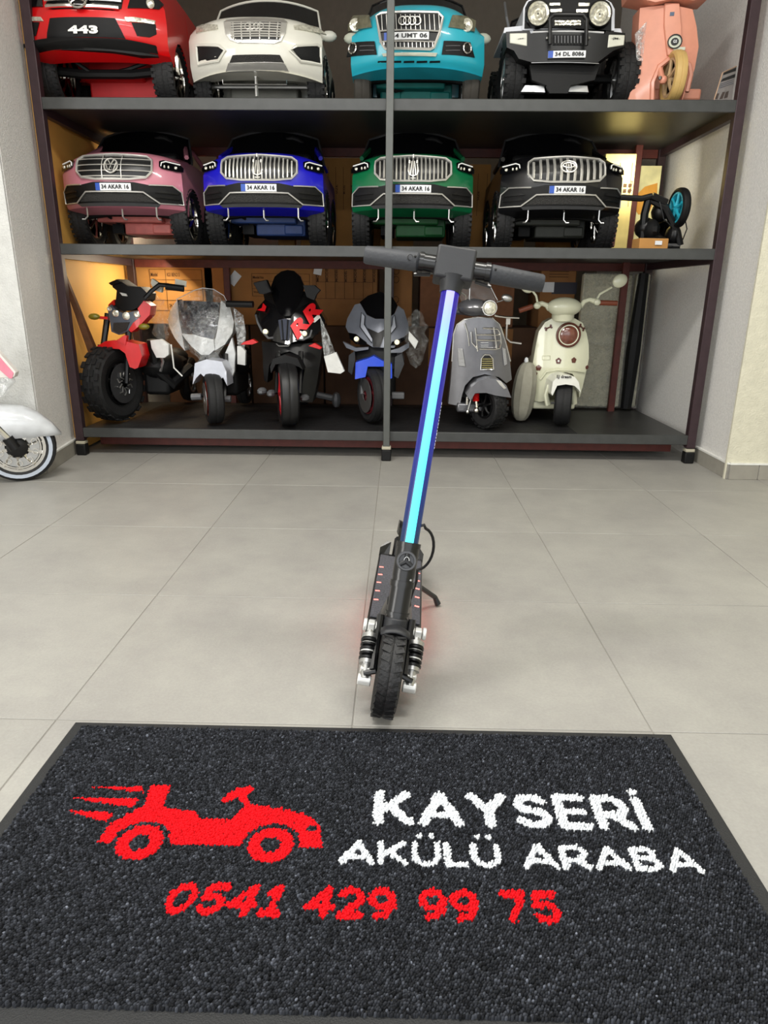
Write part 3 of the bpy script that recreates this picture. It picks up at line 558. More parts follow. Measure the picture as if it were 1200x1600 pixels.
for pts, lx in (([(140, 395), (165, 300), (335, 288), (350, 380), (240, 385)], 182), ([(800, 380), (815, 285), (1000, 295), (1030, 400)], 978)):
    h = panel('fog_panel', t, T_.p(pts), BLKM, S, .004, .012); c0 = T_.p([(lx, 340)])[0]; line('fog_lamp_ring', h, ell(c0[0], c0[1], .0185, .0205, 20), CHR, S, .004, .010, True); panel('fog_lamp', h, ell(c0[0], c0[1], .016, .017, 16), GLASS, S, .008, .004)
    for z in (.01, -.008): q = T_.p([(lx+(50 if lx < 500 else -150), 340), (lx+(150 if lx < 500 else -50), 338)]); line('fog_slat', h, [(q[0][0], q[0][1]+z), (q[1][0], q[1][1]+z)], GRY, S, .002, .006)
panel('skid_panel', t, T_.p([(385, 375), (770, 370), (760, 395), (395, 395)]), mat('cream plastic', (205, 208, 190), .5), S, .006, .01)
for k in range(5): panel('lower_slot', t, T_.p([(358+k*90, 425), (430+k*90, 423), (430+k*90, 436), (355+k*90, 438)]), BLKM, S, .003, .006)
windscreen(t, GLASS, .27, .34, .42, .15, .13, .85); interior(t, .26, .42); mirrors(t, mat('cream plastic', (205, 208, 190)), .285, .30, .35)
chassis(t, (8, 110, 104), .14); obj('front_tray', MB().box((.0, .42, .11), (.36, .2, .15)), mat('teal tray', (8, 118, 112), .5), t, bevel=.01)
for q, y in ((-1, .29), (1, .29), (-1, .65), (1, .65)): wheel(t, (q*.262, y, .141), .14, .085, 0, SIL, spokes=6, rr=.66, tyre=mat('grey tyre', (62, 58, 52), .75, var=.2))
# ---- jeep style
base = (.868, .62, B3); t = thing('toy_jeep', 'white and black ride-on off-roader with big round headlights and a bull bar', 'toy car', base)
S = lambda x, z: .03*(abs(x)/.3)**2; S2 = lambda x, z: -.05+.05*(abs(x)/.3)**2; T_ = Tr(750, 0, 4.8, base, S); wj = paint('cold white', (222, 224, 230)); T2 = Tr(750, 0, 4.8, (base[0], base[1], base[2]), S2)
obj('bonnet', panel_mb(T_.p([(318, 225), (325, 60), (350, 10), (390, -15), (930, -15), (985, 20), (1010, 70), (1008, 230)]), S, .0, .55, .05), wj, t, 0)
panel('nose_panel', t, T_.p([(332, 215), (338, 60), (360, 18), (400, 0), (930, 0), (968, 25), (985, 70), (980, 235)]), BLKM, S, .008, .02, bevel=.004)
for pts in ([(180, 235), (190, 195), (330, 180), (330, 235)], [(1005, 240), (1005, 198), (1070, 198), (1082, 240)]): panel('wing', t, T_.p(pts), wj, S, -.02, .35, bevel=.005)
obj('wing_side', MB().add([(-.315, .05, .27), (-.20, .02, .33), (-.20, .5, .36), (-.28, .5, .36), (-.315, .05, .25), (-.2, .02, .25), (-.2, .5, .25), (-.28, .5, .25)], [(0, 1, 2, 3), (4, 7, 6, 5), (0, 4, 5, 1), (0, 3, 7, 4), (1, 5, 6, 2), (2, 6, 7, 3)]), wj, t)
for cx_, cy_ in ((430, 115), (890, 118)):
    c0 = T_.p([(cx_, cy_)])[0]; h = obj('headlight', MB().lathe([(0, .056), (.02, .053), (.024, .049), (.012, .046)], (c0[0], S(*c0)-.006, c0[1]), (0, -1, 0), 28), BLK, t)
    obj('lamp_lens', MB().lathe([(.01, .001), (.018, .012), (.012, .02), (.02, .03), (.014, .038), (.018, .047), (.0, .047)], (c0[0], S(*c0)-.006, c0[1]), (0, -1, 0), 26), LENS, h)
for x, y in ((557, 40), (565, 88), (775, 42), (760, 90)):
    a, b = T_.p([(x-44, y+12), (x+44, y-12)]); panel('nose_slot', t, [(a[0], a[1]), (b[0], a[1]), (b[0], b[1]), (a[0], b[1])], LENS, S, .014, .01, bevel=.003)
for y in (170, 190): a, b = T_.p([(555, y+9), (750, y-9)]); panel('nose_slot', t, [(a[0], a[1]), (b[0], a[1]), (b[0], b[1]), (a[0], b[1])], LENS, S, .014, .01, bevel=.002)
bp = obj('front_bumper', panel_mb(T2.p([(195, 238), (372, 228), (380, 250), (935, 255), (945, 232), (1090, 248), (1092, 345), (1000, 380), (880, 470), (380, 465), (290, 440), (255, 380), (200, 355)]), S2, .0, .12), BLK, t, .004)
for pts in ([(222, 252), (352, 250), (352, 348), (222, 325)], [(965, 262), (1085, 265), (1078, 340), (955, 360)]): h = panel('bumper_lamp', bp, T2.p(pts), mat('cream lens', (214, 214, 200), .3, coat=.5), S2, .005, .01, bevel=.003)
for x in (305, 1015): a, b = T2.p([(x-32, 302), (x+32, 288)]); text(bp, '-JM-', a[0], b[0], a[1], b[1], INK, S2, .008, bold=.03)
panel('winch_panel', bp, T2.p([(545, 262), (770, 262), (770, 340), (545, 340)]), BLKM, S2, .004, .01)
mb = MB(); [line('', None, T2.p([(560+k*24, 275), (560+k*24, 330)]), BLK, S2, .003, .01, False, mb, 5) for k in range(9)]; obj('winch_ribs', mb, GRY, bp)
line('chrome_edge', bp, T2.p([(395, 240), (930, 243)]), mat('bright grey', (200, 200, 200), .4), S2, .004, -.004); line('chrome_edge', bp, T2.p([(385, 472), (890, 478)]), SIL, S2, .002, .002)
line('bull_bar', t, T2.p([(515, 350), (515, 160), (545, 130), (760, 132), (785, 165), (782, 360)]), BLK, S2, .009, .03, n=10)
for x in (498, 812): c0 = T2.p([(x, 290)])[0]; obj('bolt', MB().ball((c0[0], S2(*c0)-.01, c0[1]), .006, 8), SIL, bp)
a, b = T2.p([(505, 442), (790, 385)]); plate(t, S2, '34 DL 8086', a[0], b[0], a[1], b[1], .012)
panel('skid_plate', t, T_.p([(370, 480), (900, 480), (860, 600), (680, 640), (660, 700), (520, 700), (500, 640), (390, 600)]), BLKM, S, .0, .03, bevel=.004)
for x0, x1 in ((315, 500), (665, 830)): panel('silver_step', t, T_.p([(x0, 675), (x0+30, 625), (x1-10, 628), (x1, 680)]), SIL, S, -.03, .03, bevel=.004)
obj('undertray', MB().box((0, .5, .04), (.36, .3, .05)), GRY, t, bevel=.005); obj('axle', MB().tube([(-.25, .22, .16), (.25, .22, .16)], .02, 8).box((0, .6, .2), (.3, .7, .12)), BLKM, t)
for q, y in ((-1, .2), (1, .2), (-1, .65), (1, .65)): wheel(t, (q*.262, y, .151), .150, .098, 0, SIL, spokes=6, rr=.55, lugs=26)
windscreen(t, BLK, .25, .55, .38, .2); obj('cab', MB().box((0, .62, .28), (.5, .4, .16)), BLKM, t, bevel=.03)
obj('roof_strap', MB().tube([(-.30, .3, .5), (-.31, .12, .38), (-.29, .1, .30)], .006, 6), GRY, t)
# ---- salmon scooter, top right
base = (1.363, .63, B3); t = thing('toy_scooter', 'salmon pink toy scooter with a pale wooden-looking front wheel', 'toy scooter', base)
S = lambda x, z: .02+1.2*(x+.02)**2+.0*z; T_ = Tr(950, 0, 4.8, base, S); sp = mat('salmon plastic', (222, 150, 124), .42, coat=.3, var=.04)
obj('leg_shield', panel_mb(T_.p([(240, 60), (400, 40), (520, 45), (635, 70), (665, 200), (680, 350), (650, 520), (600, 650), (560, 720), (545, 782), (600, 560), (560, 450), (480, 440), (400, 500), (350, 600), (320, 700), (330, 790), (150, 760), (190, 600), (225, 400), (230, 200)]), S, 0, .10, .025), sp, t, .01)
line('arch_rim', t, T_.p([(330, 770), (335, 620), (385, 500), (460, 440), (540, 445), (610, 490), (620, 560), (590, 690)]), sp, S, .012, .0)
S4 = lambda x, z: -.02+.8*x*x
panel('centre_ridge', t, T_.p([(420, 30), (530, 30), (545, 200), (550, 420), (440, 420), (415, 200)]), sp, S, .012, .02, bevel=.008)
obj('headset', panel_mb(T_.p([(130, -60), (725, -60), (720, 20), (610, 30), (480, 15), (330, 45), (135, 12)]), S4, 0, .12), sp, t, .01)
c0 = T_.p([(490, 322)])[0]; e = panel('badge', t, ell(c0[0], c0[1], .030, .026, 22), mat('cream plastic', (205, 208, 190)), S, .016, .01); line('badge_ring', e, ell(c0[0], c0[1], .030, .027, 22), INK, S, .0025, .020, True); panel('badge_centre', e, ell(c0[0], c0[1], .017, .015, 16), INK, S, .019, .003)
text(e, 'GS', c0[0]-.008, c0[0]+.008, c0[1]-.006, c0[1]+.006, PLT, S, .0215)
a, b = T_.p([(482, 385), (572, 360)]); panel('name_tab', t, [(a[0], a[1]), (b[0], a[1]), (b[0], b[1]), (a[0], b[1])], mat('cream plastic', (205, 208, 190)), S, .016, .01, bevel=.002)
a, b = T_.p([(455, 128), (490, 98)]); panel('blue_sticker', t, [(a[0], a[1]), (b[0], a[1]), (b[0], b[1]), (a[0], b[1])], mat('slate sticker', (80, 96, 120), .5), S, .014, .003)
wy = mat('pale wood tyre', (198, 164, 100), .55, var=.1, scale=14); wheel(t, (-.045, -.0, .110), .109, .056, 0, mat('pale rim', (190, 160, 120), .5), wy, 5, .7)
obj('fork_arm', MB().tube([(-.105, .04, .17), (-.094, 0, .10)], .014, 8).ball((-.094, -.01, .10), .018, 10), sp, t); obj('axle_nut', MB().ball((-.112, -.02, .105), .009, 8), SIL, t)
obj('floorboard', MB().box((0, .35, .07), (.26, .5, .05)), sp, t, bevel=.01); obj('tail_body', MB().box((0, .72, .22), (.26, .35, .3)), sp, t, bevel=.05, segs=3); wheel(t, (0, .72, .111), .110, .056, 0, SIL, wy, 5, .7)
o = obj('plastic_wrap', panel_mb([(-.225, .30), (-.155, .37), (-.17, .2), (-.20, .16)], lambda x, z: .05, 0, .004), FILM, t)
# placard
base = (1.498, .63, B3); t = thing('info_card', 'printed card leaning on the right end of the top shelf', 'sign', base)
T_ = Tr(950, 0, 4.8, base, lambda x, z: .0+(x)*1.0); Sx = T_.S
pc = T_.p([(785, 785), (860, 545), (1003, 478), (985, 620), (925, 788)]); panel('card', t, pc, mat('card face', (186, 180, 178), .5), Sx, 0, .006)
panel('black_header', t, T_.p([(862, 565), (870, 545), (995, 492), (990, 520)]), INK, Sx, .001, .001); panel('black_header', t, T_.p([(845, 615), (860, 590), (975, 545), (968, 575)]), INK, Sx, .001, .001)
for pts in ([(800, 740), (820, 700), (835, 700), (820, 745)], [(835, 745), (860, 690), (880, 688), (860, 740)], [(870, 738), (885, 690), (908, 680), (898, 730)]): panel('picture', t, T_.p(pts), mat('picture brown', (100, 86, 80), .6), Sx, .001, .001)
for k in range(3): line('text_line', t, T_.p([(835+k*4, 660-k*14), (940, 625-k*14)]), mat('slate sticker', (80, 96, 120), .5), Sx, .001, .001)
line('card_edge', t, pc, mat('card edge', (205, 170, 140), .5), Sx, .0025, 0, True)
# folded toy bike on the middle shelf
base = (1.20, .72, z2); t = thing('balance_bike', 'folded black toy bike lying on its side with a turquoise wheel rim in the air', 'toy bike', base); T_ = Tr(950, 200, 4.8, base, lambda x, z: 0)
def w3(a, b, y=0): q = T_.p([(a, b)])[0]; return (q[0], y, q[1])
obj('handlebar', MB().tube([w3(90, 520), w3(250, 530), w3(330, 510)], .014, 8).tube([w3(330, 510), w3(440, 560)], .018, 8), BLK, t)
obj('frame', MB().tube([w3(320, 510, .02), w3(290, 640, .03), w3(280, 860, .05)], .02, 8).tube([w3(330, 530, .02), w3(430, 600, 0), w3(520, 780, 0), w3(540, 880, 0)], .018, 8).tube([w3(280, 880, .05), w3(540, 890, 0)], .018, 8).tube([w3(300, 700, .1), w3(420, 860, .05)], .03, 8), BLK, t)
obj('saddle', MB().ball(w3(340, 760, .06), (.045, .09, .055), 14), BLKM, t); obj('engine_cover', MB().ball(w3(310, 740, .07), (.05, .06, .05), 14).ball(w3(420, 620, .05), (.045, .05, .05), 12).ball(w3(360, 850, .03), (.07, .07, .03), 12).ball(w3(500, 800, .03), (.035, .05, .05), 12), BLK, t); obj('footrest', MB().ball(w3(400, 885, -.02), (.05, .03, .012), 12), GRY, t)
obj('brake_cable', MB().tube([w3(370, 560, -.03), w3(390, 690, -.05), w3(460, 750, -.04), w3(450, 840, -.03)], .003, 5).tube([w3(560, 650, -.02), w3(580, 760, -.02), w3(560, 840, 0)], .003, 5), BLK, t)
c0 = w3(530, 600); wheel(t, (c0[0], 0, c0[2]), .092, .042, 6, mat('turquoise rim', (40, 168, 190), .4, coat=.4), BLKM, 6, .75); wheel(t, (w3(480, 820)[0], .12, .03+.05),   .07, .036, 40, BLK, BLKM, 6, .75)
# ------------------------------------------------------------------ motorbikes on the bottom shelf
B1 = ZS[0]+.001
def lens(t, T_, S, a, b, r, m=LENS, off=.008, name='lamp_lens'):
    c = T_.p([(a, b)])[0]; return obj(name, MB().lathe([(0, r), (.004, r*.95), (.008, r*.6), (.007, .001)], (c[0], S(*c)-off, c[1]), (0, -1, 0), 18), m, t)
def pt(T_, a, b, y): q = T_.p([(a, b)])[0]; return (q[0], y, q[1])
def rear(t, x, y0, m, z=.3, w=.13, L=.55, rw=.12, seat=True, low=.12):
    """tank, seat, belly and rear wheel standing behind the front end"""
    obj('tank', MB().ball((x, y0+.12, z), (w, .16, .09), 16), m, t); obj('belly', MB().box((x, y0+.16, (z+low)/2), (w*1.2, .30, z-low)), BLKM, t, bevel=.02)
    obj('seat', MB().ball((x, y0+.28, z+.0), (w*.8, .15, .05), 14), BLKM, t); obj('tail', MB().ball((x, y0+.36, z+.02), (w*.7, .10, .06), 14), m, t)
    wheel(t, (x, y0+L, rw+.001), rw, .07, 0, SIL, spokes=5, rr=.6)
def crumple(c, r):
    mb = MB().ball(c, r, 22); rs_ = random.Random(5); mb.v = [(x+r[0]*.25*math.sin(z*95+y*40), y+.012*math.sin(x*120), z+r[2]*.10*math.sin(x*130+1)) for x, y, z in mb.v]; return mb
def pouch(par, T_, pts, S, m=None): return panel('white_pouch', par, T_.p(pts), m or mat('white pouch', (214, 214, 210), .5, var=.08, bump=.4, bscale=25), S, 0, .03, bevel=.006)
# red dirt bike
base = (-1.385, .78, B1); t = thing('toy_dirt_bike', 'red and black toy dirt bike with a huge knobbly front tyre at the left end', 'toy motorbike', base)
S = lambda x, z: .04+1.2*(x-.06)**2; T_ = Tr(80, 380, 5, base, S); S0 = lambda x, z: -.02+1.0*(x)**2; T0 = Tr(80, 380, 5, base, S0)
wc = T0.p([(487, 1118)])[0]; wheel(t, (wc[0], 0, .203), .202, .115, -16, BLK, lugs=20, rr=.56, spokes=6, side=1, disc=mat('dark disc', (70, 70, 72), .4, .5))
hb = Vector((wc[0], 0, .203)); axr = arr(math.radians(-16)); mb = MB()
for k in range(10):
    a = 2*math.pi*k/10; d = Vector((axr.y, -axr.x, 0))*math.cos(a)+Vector((0, 0, 1))*math.sin(a); e = axr.cross(d); mb.tube([hb+axr*.070+d*.025, hb+axr*.070+d*.045+e*.02, hb+axr*.070+d*.065+e*.01], .004, 5)
obj('hub_spokes', mb, SIL, t)
for s_ in (-1, 1): obj('fork', MB().tube([hb+axr*.08*s_, hb+axr*.08*s_+Vector((.01, .03, .16)), hb+axr*.07*s_+Vector((.03, .09, .36))], [.014, .016, .018], 8), BLK, t)
obj('front_fender', panel_mb(T0.p([(388, 800), (450, 762), (560, 750), (620, 765), (710, 785), (735, 880), (705, 965), (680, 975), (640, 960), (605, 855), (560, 822), (480, 815), (420, 822)]), S0, .05, .12), RED, t, .008)
panel('fender_stay', t, T0.p([(540, 755), (600, 715), (620, 720), (610, 790)]), RED, S0, .055, .03)
obj('headlight_mask', panel_mb(T_.p([(448, 500), (480, 478), (520, 525), (570, 545), (700, 525), (712, 575), (640, 640), (610, 685), (540, 715), (480, 690), (468, 600)]), S, .02, .10), mat('mask grey', (84, 92, 104), .3, coat=.4), t, .006)
panel('mask_grille', t, T_.p([(500, 620), (625, 615), (600, 680), (540, 705), (495, 680)]), mat('mesh plastic', (46, 45, 43)), S, .024, .01)
for a, b, r in ((468, 512, .014), (516, 548, .019), (598, 568, .021), (682, 557, .018)): lens(t, T_, S, a, b, r, off=.02)
panel('side_cowl', t, T_.p([(690, 510), (738, 448), (795, 488), (785, 560), (700, 650), (640, 695), (620, 675), (655, 620), (715, 570)]), RED, S, .03, .09, bevel=.006)
panel('side_cowl', t, T_.p([(445, 480), (490, 440), (500, 480), (470, 500), (470, 620), (452, 600)]), RED, S, .0, .06, bevel=.004)
obj('cockpit', panel_mb(T_.p([(470, 305), (520, 280), (600, 335), (700, 342), (752, 392), (745, 440), (690, 492), (640, 522), (560, 532), (500, 490), (512, 370), (480, 345)]), S, .0, .14), BLKM, t, .01)
panel('gauge_trim', t, T_.p([(540, 385), (590, 395), (600, 415), (560, 410)]), WHT, S, .01, .01)
panel('left_grip_end', t, T_.p([(458, 312), (520, 283), (560, 305), (480, 330)]), BLK, S, .02, .04, bevel=.004)
obj('handlebar', MB().tube([pt(T_, 740, 430, .03), pt(T_, 790, 372, .04), pt(T_, 850, 325, .05), pt(T_, 920, 330, .05)], .012, 8), BLK, t); obj('grip', MB().tube([pt(T_, 905, 338, .05), pt(T_, 1062, 356, .06)], .017, 10), BLKM, t)
oly = mat('olive indicator', (120, 112, 30), .35, coat=.4)
for a, b, st in ((385, 570, (455, 585)), (735, 650, (690, 640))):
    o = obj('indicator', MB().ball(pt(T_, a, b, .02), (.032, .02, .017), 12), oly, t); obj('indicator_stem', MB().tube([pt(T_, a, b+5, .03), pt(T_, st[0], st[1], .05)], .008, 6), RED, o)
rear(t, .10, .12, BLKM, .28, .12, .62, .14); obj('side_frame', MB().tube([pt(T_, 760, 760, .1), pt(T_, 780, 1000, .12), pt(T_, 900, 1120, .16), pt(T_, 1000, 1000, .3)], .03, 8), BLKM, t)
obj('clear_bag', crumple(pt(T_, 830, 610, .10), (.05, .02, .13)), MATS['thin wrap'], t); pouch(t, T_, [(770, 760), (860, 750), (925, 790), (925, 870), (890, 895), (820, 895), (780, 820)], lambda x, z: .05)
pouch(t, T_, [(770, 275), (860, 330), (850, 385), (790, 370), (760, 310)], lambda x, z: .08, mat('white tag', (216, 214, 200), .6)); panel('paper_tag', t, T_.p([(968, 278), (1072, 298), (1068, 345), (965, 325)]), mat('white tag', (216, 214, 200), .6), lambda x, z: .09, 0, .003)
obj('swing_arm', MB().tube([pt(T_, 820, 850, .1), pt(T_, 850, 930, .1), pt(T_, 830, 1010, .1)], .008, 6), SIL, t)
# wrapped white bike
base = (-.900, .70, B1); t = thing('toy_motorbike', 'white toy motorbike wrapped in crinkled clear film', 'toy motorbike', base)
S = lambda x, z: .10+2.6*(x+.06)**2+.8*max(0, z-.35)**2; T_ = Tr(240, 380, 5, base, S); S0 = lambda x, z: .0+1.5*(x)**2; T0 = Tr(240, 380, 5, base, S0)
wc = T0.p([(470, 1240)])[0]; wheel(t, (wc[0], 0, .136), .135, .085, 22, mat('orange red rim', (170, 52, 30), .4), rr=.66, spokes=5, side=-1, disc=SIL)
panel('visor', t, T_.p([(190, 445), (350, 452), (522, 462), (505, 640), (475, 748), (330, 715), (250, 705), (210, 620)]), mat('crinkled dark visor', (34, 36, 48), .12, coat=1, bump=1, bscale=22), S, .01, .03, .02)
wf = mat('wrapped white', (206, 208, 208), .35, coat=.5, var=.08, bump=.8, bscale=20)
panel('side_fairing', t, T_.p([(190, 440), (135, 520), (115, 590), (125, 650), (170, 740), (250, 840), (225, 700), (205, 600)]), wf, S, .012, .09, .02, bevel=.006)
panel('side_fairing', t, T_.p([(530, 450), (590, 490), (632, 610), (620, 700), (560, 790), (485, 838), (482, 770), (500, 690), (520, 560)]), wf, S, .012, .09, .02, bevel=.006)
panel('front_cowl', t, T_.p([(225, 705), (330, 715), (475, 750), (485, 830), (440, 870), (380, 870), (300, 800)]), wf, S, .02, .06, .02, bevel=.008)
panel('neck', t, T_.p([(330, 850), (490, 850), (515, 890), (540, 930), (340, 930), (370, 890)]), mat('dark wrapped neck', (70, 70, 68), .3, coat=.5, bump=1, bscale=25), S, .0, .06, .02)
mb = MB(); P = T_.p([(190, 470), (330, 372), (395, 352), (480, 360), (560, 410), (605, 500), (640, 620), (620, 720), (560, 800), (500, 900), (380, 905), (270, 820), (190, 740), (115, 640), (110, 570), (130, 520)])
obj('clear_wrap', panel_mb(P, lambda x, z: S(x, z)-.02-.012*math.sin(x*90)*math.sin(z*70), .012, .004, .012), film('thin wrap', (235, 238, 230), .13, .9, 26), t)
obj('wrap_fold', MB().tube([(x, S(x, z)-.03, z) for x, z in T_.p([(190, 440), (330, 368), (395, 350), (480, 360), (560, 410), (605, 500), (635, 620)])], .0022, 5), wf, t)
obj('front_fender', panel_mb(T0.p([(330, 935), (420, 905), (540, 922), (575, 1000), (582, 1112), (550, 1045), (510, 1072), (430, 1066), (375, 1015), (340, 1050), (313, 1100), (325, 1000)]), S0, .02, .14, .02), mat('fender white', (206, 210, 222), .3, coat=.6), t, .006)
for s_ in (-1, 1): obj('fork', MB().tube([(wc[0]+.055*s_, .02, .14), (wc[0]+.05*s_, .12, .36)], .014, 8), BLK, t)
for a, b in ((330, 1200), (560, 1220)): obj('fork_foot', MB().tube([pt(T0, a-30, b, .02), pt(T0, a+40, b, .02)], .018, 8), GRY, t)
panel('side_wing', t, T_.p([(560, 860), (625, 735), (650, 860), (640, 1000), (610, 1065), (590, 960)]), wf, lambda x, z: .12, 0, .03, bevel=.004)
obj('loose_cord', MB().tube([pt(T_, 185, 780, .08), pt(T_, 195, 880, .08), pt(T_, 200, 960, .09), pt(T_, 250, 1030, .09)], .004, 5), WHT, t)
rear(t, .0, .2, BLKM, .30, .13, .52, .12)
obj('hanging_film', MB().add([pt(T_, 640, 500, .16), pt(T_, 720, 560, .17), pt(T_, 745, 700, .15), pt(T_, 730, 820, .14), pt(T_, 670, 820, .15), pt(T_, 650, 650, .14)], [(0, 1, 2, 5), (5, 2, 3, 4)]), FILM, t)
pouch(t, T_, [(665, 800), (700, 800), (742, 835), (738, 945), (665, 940)], lambda x, z: .13)
# black sport bike
base = (-.520, .66, B1); t = thing('toy_motorbike', 'black toy sport bike with red RR lettering on its fairing', 'toy motorbike', base)
S = lambda x, z: .02+1.3*abs(x-.01)**1.6+.45*max(0, z-.30)+.0; T_ = Tr(370, 380, 5, base, S); S0 = lambda x, z: .0+1.0*(x)**2; T0 = Tr(370, 380, 5, base, S0); bg = mat('gloss black', (13, 13, 15), .15, coat=1)
wc = T0.p([(398, 1200)])[0]; wheel(t, (wc[0], .0, .168), .167, .096, 14, mat('red rim', (170, 14, 28), .35, coat=.3), rr=.72, spokes=5, tyre=mat('shiny tyre', (22, 22, 23), .45, var=.2))
panel('windshield', t, T_.p([(268, 350), (300, 262), (350, 222), (400, 210), (450, 217), (500, 262), (532, 340), (505, 440), (465, 520), (425, 565), (370, 570), (325, 540), (288, 440)]), GLASS, S, .02, .03, .02, bevel=.004)
obj('tank_top', MB().ball((0, .32, .48), (.13, .16, .12), 16), BLKM, t)
for pts in ([(172, 312), (262, 288), (290, 380), (240, 400), (205, 395)], [(535, 330), (625, 330), (672, 368), (640, 400), (620, 445), (560, 420)]): panel('mirror', t, T_.p(pts), BLKM, lambda x, z: .14, 0, .05, bevel=.006)
panel('upper_fairing', t, T_.p([(205, 395), (285, 375), (520, 375), (600, 440), (640, 520), (560, 470), (430, 585), (340, 585), (290, 500), (215, 450)]), BLK, S, -.01, .08, .02)
panel('fairing', t, T_.p([(138, 560), (165, 500), (220, 440), (290, 480), (325, 545), (370, 580), (425, 575), (470, 520), (560, 465), (600, 470), (640, 520), (690, 600), (682, 660), (590, 742), (450, 768), (400, 792), (290, 765), (200, 705), (160, 640)]), bg, S, .0, .14, .02, bevel=.008)
panel('nose_intake', t, T_.p([(325, 600), (375, 590), (425, 600), (412, 755), (348, 755)]), mat('slate plastic', (50, 54, 68), .75), S, .006, .01)
for x in (365, 392): line('nose_rib', t, T_.p([(x-12 if x < 380 else x+8, 600), (x, 755)]), BLKM, S, .004, .008)
fr = Tr(370, 380, 5, base, S); c0 = T_.p([(535, 600)])[0]; rtxt = text(t, 'RR', c0[0]-.098, c0[0]+.098, c0[1]-.038, c0[1]+.038, mat('signal red', (225, 16, 28), .4), S, .014, bold=.055, rot=math.radians(50), shear=.25)
panel('white_flash', t, T_.p([(575, 612), (640, 553), (656, 580), (610, 620)]), WHT, S, .006, .004); panel('red_flash', t, T_.p([(160, 522), (200, 505), (210, 468), (236, 495), (222, 532)]), MATS['signal red'], S, .02, .01)
line('light_strip', t, T_.p([(150, 560), (165, 620), (200, 690), (250, 742), (284, 738)]), GRY, S, .006, .006); line('light_strip', t, T_.p([(460, 748), (520, 755), (572, 728), (586, 680)]), GRY, S, .005, .006)
for a in (225, 530): lens(t, T_, S, a, 690+(a > 300)*15, .014, mat('lit lens', (240, 232, 200), .2, emis=.5))
for pts in ([(75, 778), (95, 760), (155, 740), (186, 768), (150, 782)], [(568, 798), (620, 772), (682, 805), (665, 822)]): panel('winglet', t, T_.p(pts), RED, lambda x, z: .06, 0, .04, bevel=.003)
line('chin_line', t, T_.p([(310, 785), (330, 802), (405, 802), (418, 782)]), SIL, S, .003, .006)
panel('lower_fairing', t, T_.p([(180, 770), (400, 792), (665, 780), (650, 900), (620, 1100), (582, 1255), (480, 1250), (520, 1000), (470, 880), (400, 850), (300, 880), (240, 960), (225, 1100), (200, 1080), (190, 900)]), BLK, S, -.05, .16, bevel=.006)
obj('front_fender', panel_mb(T0.p([(268, 960), (290, 900), (380, 868), (480, 895), (522, 985), (492, 962), (400, 932), (310, 942), (275, 1010)]), S0, .03, .2, .02), BLKM, t, .004)
for a, b in ((190, 1160), (262, 1180), (525, 1215)): obj('fork_foot', MB().ball(pt(T0, a, b, .04), (.026, .05, .02), 10), GRY, t)
for s_ in (-1, 1): obj('fork', MB().tube([(wc[0]+.06*s_, .02, .17), (wc[0]+.06*s_, .12, .38)], .014, 8), BLK, t)
obj('grip', MB().tube([pt(T_, -5, 470, .16), pt(T_, 160, 476, .14)], .017, 10), BLKM, t); rear(t, .0, .22, BLKM, .32, .14, .50, .13); obj('side_stabiliser', MB().tube([(.03, .6, .10), (.20, .62, .06)], .02, 8).ball((.22, .62, .05), (.03, .05, .05), 10), GRY, t)
obj('hanging_film', MB().add([pt(T_, 680, 560, .04), pt(T_, 735, 690, .05), pt(T_, 790, 830, .03), pt(T_, 700, 870, .03), pt(T_, 690, 740, .02)], [(0, 1, 4), (4, 1, 2, 3)]), FILM, t); pouch(t, T_, [(700, 870), (800, 830), (862, 970), (830, 992), (728, 990)], lambda x, z: .02)
# grey and blue sport bike
base = (-.010, .80, B1); t = thing('toy_motorbike', 'grey toy sport bike with a blue front fender behind the centre post', 'toy motorbike', base)
S = lambda x, z: -.02+1.4*abs(x)**1.6+.5*max(0, z-.28); T_ = Tr(500, 400, 5.335, base, S); S0 = lambda x, z: .0+1.0*(x)**2; T0 = Tr(500, 400, 5.335, base, S0); gf = mat('fairing grey', (126, 130, 140), .3, .2, coat=.5); gl = mat('pale grey flash', (176, 180, 190), .35)
wc = T0.p([(440, 1180)])[0]; wheel(t, (wc[0], .0, .149), .148, .085, 24, mat('dark red rim', (90, 24, 30), .4), rr=.66, spokes=5, disc=SIL, side=-1)
panel('windshield', t, T_.p([(330, 385), (400, 330), (500, 296), (600, 340), (646, 410), (620, 480), (560, 522), (460, 522), (390, 490), (350, 440)]), GLASS, S, -.01, .02, bevel=.004)
panel('fairing', t, T_.p([(290, 405), (335, 395), (390, 492), (460, 524), (560, 524), (622, 482), (650, 415), (700, 450), (735, 560), (742, 640), (640, 720), (620, 765), (540, 765), (440, 760), (350, 705), (235, 635), (213, 590), (228, 520)]), gf, S, .0, .12, .02, bevel=.008)
for pts in ([(345, 470), (375, 500), (370, 570), (440, 690), (432, 722), (400, 680), (335, 592)], [(622, 490), (604, 520), (600, 570), (568, 650), (580, 662), (636, 592)]): panel('pale_flash', t, T_.p(pts), gl, S, .006, .006); line('flash_edge', t, T_.p(pts), BLK, S, .0022, .010, True)
for pts in ([(240, 638), (300, 650), (390, 720), (382, 746), (300, 732), (250, 690)], [(590, 742), (600, 715), (722, 665), (716, 690), (650, 742)]): panel('headlight', t, T_.p(pts), GLASS, S, .008, .01)
panel('nose', t, T_.p([(395, 600), (485, 640), (560, 600), (522, 700), (500, 758), (440, 754), (442, 690)]), BLK, S, .007, .01)
for a, b in ((305, 690), (642, 717)): lens(t, T_, S, a, b, .014, MATS['lit lens'], .016)
